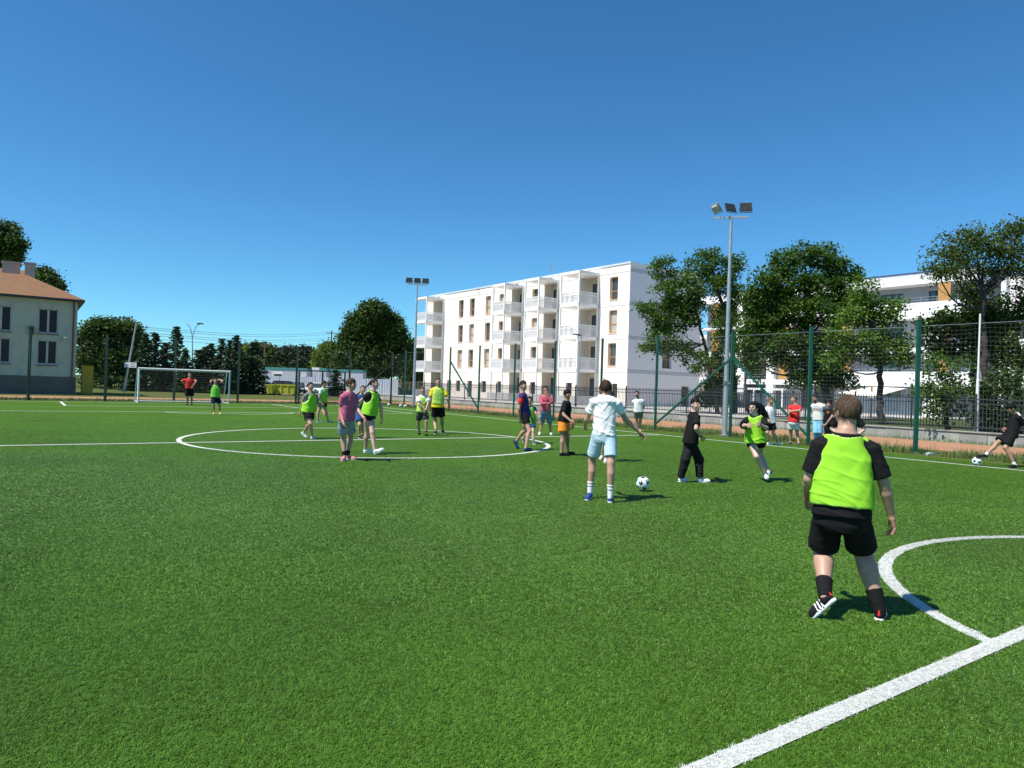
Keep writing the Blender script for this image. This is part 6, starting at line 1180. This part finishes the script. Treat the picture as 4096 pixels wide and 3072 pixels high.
# 15 orange shorts
p15 = person('boy in black shirt and orange shorts looking back at the camera', 'c2', 1.62, 75, (782, 360), (738, 595), (785, 285), [(738, 520), (800, 500)], [(818, 588), (828, 620)],
    [(730, 790), (786, 785)], [(692, 1000), (768, 985)], [(806, 1000), (872, 985)], dict(tee=dict(m=C_BLACK, hem=-.03, sleeve=.75, wide=1.25, loose=.8), shorts=dict(m=ORANGE, len=.62, wide=1.25), shoe=shoe(S_BLACK, sole=S_BLACK)),
    dict(col=black, name='black', th=.020, top=.022, fringe=.04, side=-.02, strands=1200), headface=38, voxel=.013, skin=(.32, .18, .12), girth=1.04, armsign=((-.05, -.1), (0, 0)))
# 16 man with C shirt
p16 = person('bearded man in white shirt with letter C and khaki shorts, hands in pockets', 'c2', 1.78, 8, (1605, 335), (1612, 480), (1594, 280), [(1562, 410), (1680, 415)], [(1572, 475), (1652, 485)],
    [(1592, 585), (1634, 585)], [(1600, 712), (1625, 712)], [(1588, 722), (1632, 722)], dict(tee=dict(m=C_WHITE, hem=-.06, sleeve=.7, wide=1.2), shorts=dict(m=KHAKI, len=.68), shoe=shoe(S_WHITE)),
    dict(col=black, name='black', th=.006, top=.016, fringe=.06, beard=True), headface=-10, voxel=.015, skin=(.36, .21, .14), armsign=((.05, -.1), (.05, -.1)))
# 17 hidden one
p17 = person('person in pale pink shoes almost hidden behind the white shirt', 'c2', 1.62, 0, (1262, 372), (1240, 640), (1280, 300), [(1200, 500), (1300, 500)], [(1200, 600), (1290, 600)],
    [(1215, 820), (1262, 830)], [(1190, 1035), (1232, 1070)], [(1170, 1045), (1225, 1085)], dict(tee=dict(m=C_GREY, sleeve=.6), shorts=dict(m=C_BLACK, len=.6), shoe=shoe(cloth('pale_pink_shoe', (.72, .55, .55)))),
    dict(col=brown, name='brown', th=.014, top=.016, fringe=.045), voxel=.014, headface=-20)
# 18-22 along the touchline
p18 = person('boy in white shirt and black shorts looking right behind the running girl', 'c4', 1.62, 40, (1345, 240), (1368, 440), (1362, 172), [(1300, 340), (1420, 330)], [(1330, 400), (1405, 400)],
    [(1322, 570), (1400, 575)], [(1322, 722), (1440, 722)], [(1364, 722), (1524, 722)], dict(tee=dict(m=C_WHITE, hem=-.05, sleeve=.65, wide=1.15), shorts=dict(m=C_BLACK, len=.72, wide=1.15), shoe=shoe(S_WHITE)),
    dict(col=(.13, .08, .045), name='fair', th=.006, top=.02, fringe=.055), headface=75, voxel=.013, armsign=((-.1, -.1), (.1, 0)))
p19 = person('boy in red shirt and white shorts with folded arms looking left', 'c4', 1.66, -25, (1682, 218), (1658, 430), (1662, 152), [(1605, 300), (1735, 290)], [(1690, 292), (1640, 300)],
    [(1622, 560), (1700, 560)], [(1622, 718), (1722, 728)], [(1582, 726), (1716, 740)], dict(tee=dict(m=RED, hem=-.04, sleeve=.75, wide=1.25), shorts=dict(m=cloth('white_shorts', (.66, .68, .74)), len=.68, under=(C_BLACK, .82), wide=1.15), shoe=shoe(S_GREY, sole=S_GREY)),
    dict(col=(.10, .06, .035), name='fair_brown', th=.005, top=.010, fringe=.06), headface=-70, voxel=.013, armsign=((-.12, -.2), (-.1, -.2)), curl=.8)
p20 = person('man in white lettered shirt and sky blue trousers looking down', 'c4', 1.78, -20, (1962, 195), (1968, 405), (1930, 140), [(1898, 325), (2078, 290)], [(1908, 400), (2090, 390)],
    [(1938, 560), (1985, 560)], [(1940, 716), (1990, 718)], [(1925, 722), (1975, 724)], dict(tee=dict(m=WPALE, hem=-.03, sleeve=.75, wide=1.25), shorts=dict(m=SKYBLUE, len=1.9, wide=1.1), shoe=shoe(S_GREY)),
    dict(col=darkb, name='dark_brown', th=.005, top=.012, fringe=.07, beard=True), headface=-50, voxel=.014, nod=20, skin=(.38, .22, .155))
p21 = person('dark haired boy in black shirt with orange print beside the man in sky blue trousers', 'c4', 1.42, -15, (2108, 268), (2092, 440), (2100, 215), [(2140, 380), (2140, 370)], [(2055, 450), (2070, 460)],
    [(2078, 590), (2110, 590)], [(2072, 745), (2110, 745)], [(2062, 752), (2102, 752)], dict(tee=dict(m=C_BLACK, hem=-.05, sleeve=.7), shorts=dict(m=C_BLACK, len=1.8), shoe=shoe(S_BLACK)),
    dict(col=darkb, name='dark_brown', th=.012, top=.016, fringe=.04), headface=-15, voxel=.014, armsign=((0, -.1), (-.1, -.2)), curl=.8)
p22 = person('person in black shirt with hands on hips hidden behind the nearest boy', 'c5', 1.66, 5, (470, 178), (470, 322), (470, 135), [(370, 285), (580, 290)], [(418, 325), (535, 328)],
    [(446, 465), (492, 465)], [(448, 600), (492, 602)], [(440, 608), (498, 610)], dict(tee=dict(m=C_BLACK, hem=-.05, sleeve=.75, wide=1.25), shorts=dict(m=C_BLACK, len=.7), shoe=shoe(S_WHITE)),
    dict(col=darkb, name='dark_brown', th=.010, top=.014), voxel=.014, skin=(.55, .35, .27), armsign=((.05, -.05), (.05, -.05)))
# 23 at the right edge
p23 = person('dark haired boy in black kit with striped shoulders resting a foot on a ball', 'c6', 1.70, -72, (1548, 520), (1478, 790), (1478, 445), [(1560, 640), (1668, 680)], [(1430, 705), (1470, 715)],
    [(1285, 905), (1398, 965)], [(1165, 1095, .0), (1535, 1232)], [(1010, 1098, .02), (1398, 1238)], dict(tee=dict(m=C_BLACK, hem=-.12, sleeve=.75, wide=1.3, stripes=True, loose=.7), shorts=dict(m=C_BLACK, len=.78, wide=1.25), sock=dict(m=C_WHITE, h=.16), shoe=shoe(S_BLACK, sole=S_GREY)),
    dict(col=black, name='black', th=.016, top=.026, fringe=.040, side=-.005, nape=-.06, strands=1500, rough=.005, slen=.05), headface=-68, nod=28, voxel=.011, skin=(.37, .21, .135), kneesign=(.0, .0), depth=17.9, curl=.6)
# 24, 25 at the far goal
p24 = person('man in red shirt and black shorts with hands on hips in front of the goal', 'c7', 1.80, 8, (538, 452), (535, 588), (540, 408), [(432, 488), (632, 488)], [(485, 555), (588, 555)],
    [(508, 710), (568, 710)], [(508, 818), (566, 818)], [(504, 824), (570, 824)], dict(tee=dict(m=RED, hem=-.03, sleeve=.65, wide=1.2), shorts=dict(m=C_BLACK, len=.85, wide=1.2), sock=dict(m=C_BLACK, h=.2), shoe=shoe(S_BLACK, sole=S_BLACK)),
    dict(col=(.10, .06, .035), name='fair_brown', th=.006, top=.010), voxel=.018, girth=1.15)
p25 = person('goalkeeper in green bib with hands clasped behind his head', 'c7', 1.60, 5, (892, 540), (890, 700), (892, 490), [(828, 488), (990, 488)], [(868, 472), (930, 472)],
    [(866, 820), (948, 818)], [(872, 945), (950, 942)], [(868, 955), (968, 948)], dict(tee=dict(m=C_NAVY, sleeve=.7), bib=bibof(cloth('green_bib', (.20, .62, .06)), hem=-.05), shorts=dict(m=C_NAVY, len=.75, wide=1.15), shoe=shoe(S_YEL)),
    dict(col=brown, name='brown', th=.010, top=.014), voxel=.017, armsign=((0, .1), (0, .1)))
INK = mat('shirt_print', (.03, .03, .05), .8); INK2 = mat('shirt_print_orange', (.8, .25, .03), .8)
def chestprint(p, text, size, dx, t, m=INK, name='print', side=1):
    F, Rv, ax = p['F'], p['Rv'], p['ax']; d = np.interp(t, p['prof'][:, 0], p['prof'][:, 2]) + .036
    textmesh(text, size, name, m, p['root'], p['pel'] + ax*p['L']*t + F*d*side - Rv*dx*side - p['off'], -Rv*side, ax)
chestprint(p16, 'C.', .16, .07, .62); chestprint(p20, 'RICN', .085, 0, .78); chestprint(p20, 'PARADISE', .085, 0, .64); chestprint(p20, 'CUSTOMERS', .065, 0, .54)
chestprint(p21, '*', .22, 0, .50, INK2)
g_ = MB()
for sg in (-1, 1):
    pts = [p4['T']((sg*.032 + .025*math.cos(a), .101, .002 + .021*math.sin(a))) - p4['off'] for a in np.linspace(0, 2*math.pi, 13)]; g_.tube(pts, .0022, 4)
g_.tube([p4['T'](q) - p4['off'] for q in ((.057, .100, .004), (.078, .06, .006), (.082, -.01, .004))], .002, 4); g_.tube([p4['T'](q) - p4['off'] for q in ((-.057, .100, .004), (-.078, .06, .006), (-.082, -.01, .004))], .002, 4)
g_.build('glasses', M_BLACK, p4['root'])
b_ = MB(); w_ = p3['wr'][0]; d_ = unit(w_-p3['el'][0]); b_.bar(w_-d_*.035-p3['off'], w_-d_*.012-p3['off'], .030, .029, 12); b_.build('wristwatch', M_BLACK, p3['root'])
# ================================================================== balls and small things
M_BALLW = mat('ball_white', (.80, .81, .80), .35, var=.02, spec=.5); M_BALLD = mat('ball_dark_patch', (.012, .03, .035), .4, var=.5, scale=30); M_BALLG = mat('ball_green_edge', (.06, .42, .32), .4)
def ballmesh():
    bm = bmesh.new(); bmesh.ops.create_icosphere(bm, subdivisions=5, radius=.11); me = bpy.data.meshes.new('shell')
    ph = (1+5**.5)/2; ico = np.array([(s1*a, s2*b, 0) for a, b in ((1, ph),) for s1 in (-1, 1) for s2 in (-1, 1)] + [(0, s1, s2*ph) for s1 in (-1, 1) for s2 in (-1, 1)] + [(s2*ph, 0, s1) for s1 in (-1, 1) for s2 in (-1, 1)]); ico /= np.linalg.norm(ico[0])
    for f in bm.faces:
        c = np.array(f.calc_center_median()); c /= np.linalg.norm(c); d = ico @ c; i = int(np.argmax(d)); ang = math.acos(min(1, d[i])); t = np.cross(ico[i], [.3, .5, .8]); t /= np.linalg.norm(t); b = np.cross(ico[i], t); x, y = c @ t, c @ b
        f.smooth = True; f.material_index = 0
        if abs(x) < .33 and abs(y) < .24 and not (x > .06 and abs(y) < .07): f.material_index = 1
        elif abs(x) < .40 and .24 <= y < .32: f.material_index = 2
    bm.to_mesh(me); bm.free()
    for m in (M_BALLW, M_BALLD, M_BALLG): me.materials.append(m)
    return me
BALL = ballmesh()
def ball(p, label, rot=(.4, .3, .2), z=.11):
    r = empty('football', (p[0], p[1], 0), 0, label, 'football', 'footballs on the pitch'); o = link('shell', BALL, None, r, (0, 0, z)); o.rotation_euler = rot
ball(gp(2571, 1966), 'white football with dark patches beside the young man in white', (.5, .9, .2), .135); ball(gp(3907, 1862), 'white football under the foot of the boy at the right edge', (1.1, .2, 2.))
ball(gp(1555, 1625), 'white football left of the other two by the far fence', (.2, 1.2, 1)); ball(gp(1602, 1629), 'white football in the middle by the far floodlight mast', (2, .2, 1)); ball(gp(1621, 1631), 'white football nearest the foot of the far floodlight mast', (1, 2, .5)); ball(onu(2155, 1682, 21.9)*np.array([1, 1, 0]), 'white football by the fence behind the man in red checked shirt', (0, 1, 2))
p = gp(3720, 1822); r = empty('plastic_bottle', p, .55, 'crumpled clear plastic water bottle lying by the fence post', 'bottle')
m_ = bpy.data.materials.new('clear_plastic'); m_.use_nodes = True; b = m_.node_tree.nodes['Principled BSDF']; b.inputs['Base Color'].default_value = (.75, .85, .85, 1); b.inputs['Roughness'].default_value = .12; b.inputs['Transmission Weight'].default_value = .75; b.inputs['IOR'].default_value = 1.3
q = MB(); q.tube([(-.20, 0, .05), (-.19, 0, .05), (-.05, 0, .052), (.02, 0, .048), (.10, 0, .05), (.16, 0, .045), (.20, 0, .04), (.23, 0, .04)], [.02, .045, .046, .038, .046, .03, .016, .015], 14); q.build('body', m_, r, smooth=True)
MB().bar((.23, 0, .04), (.255, 0, .04), .018, n=12).build('cap', mat('bottle_cap', (.05, .2, .5), .4), r); q = MB(); q.tube([(-.15, 0, .051), (-.06, 0, .052)], .0475, 14); q.build('label_band', mat('bottle_label', (.5, .62, .70), .5), r)
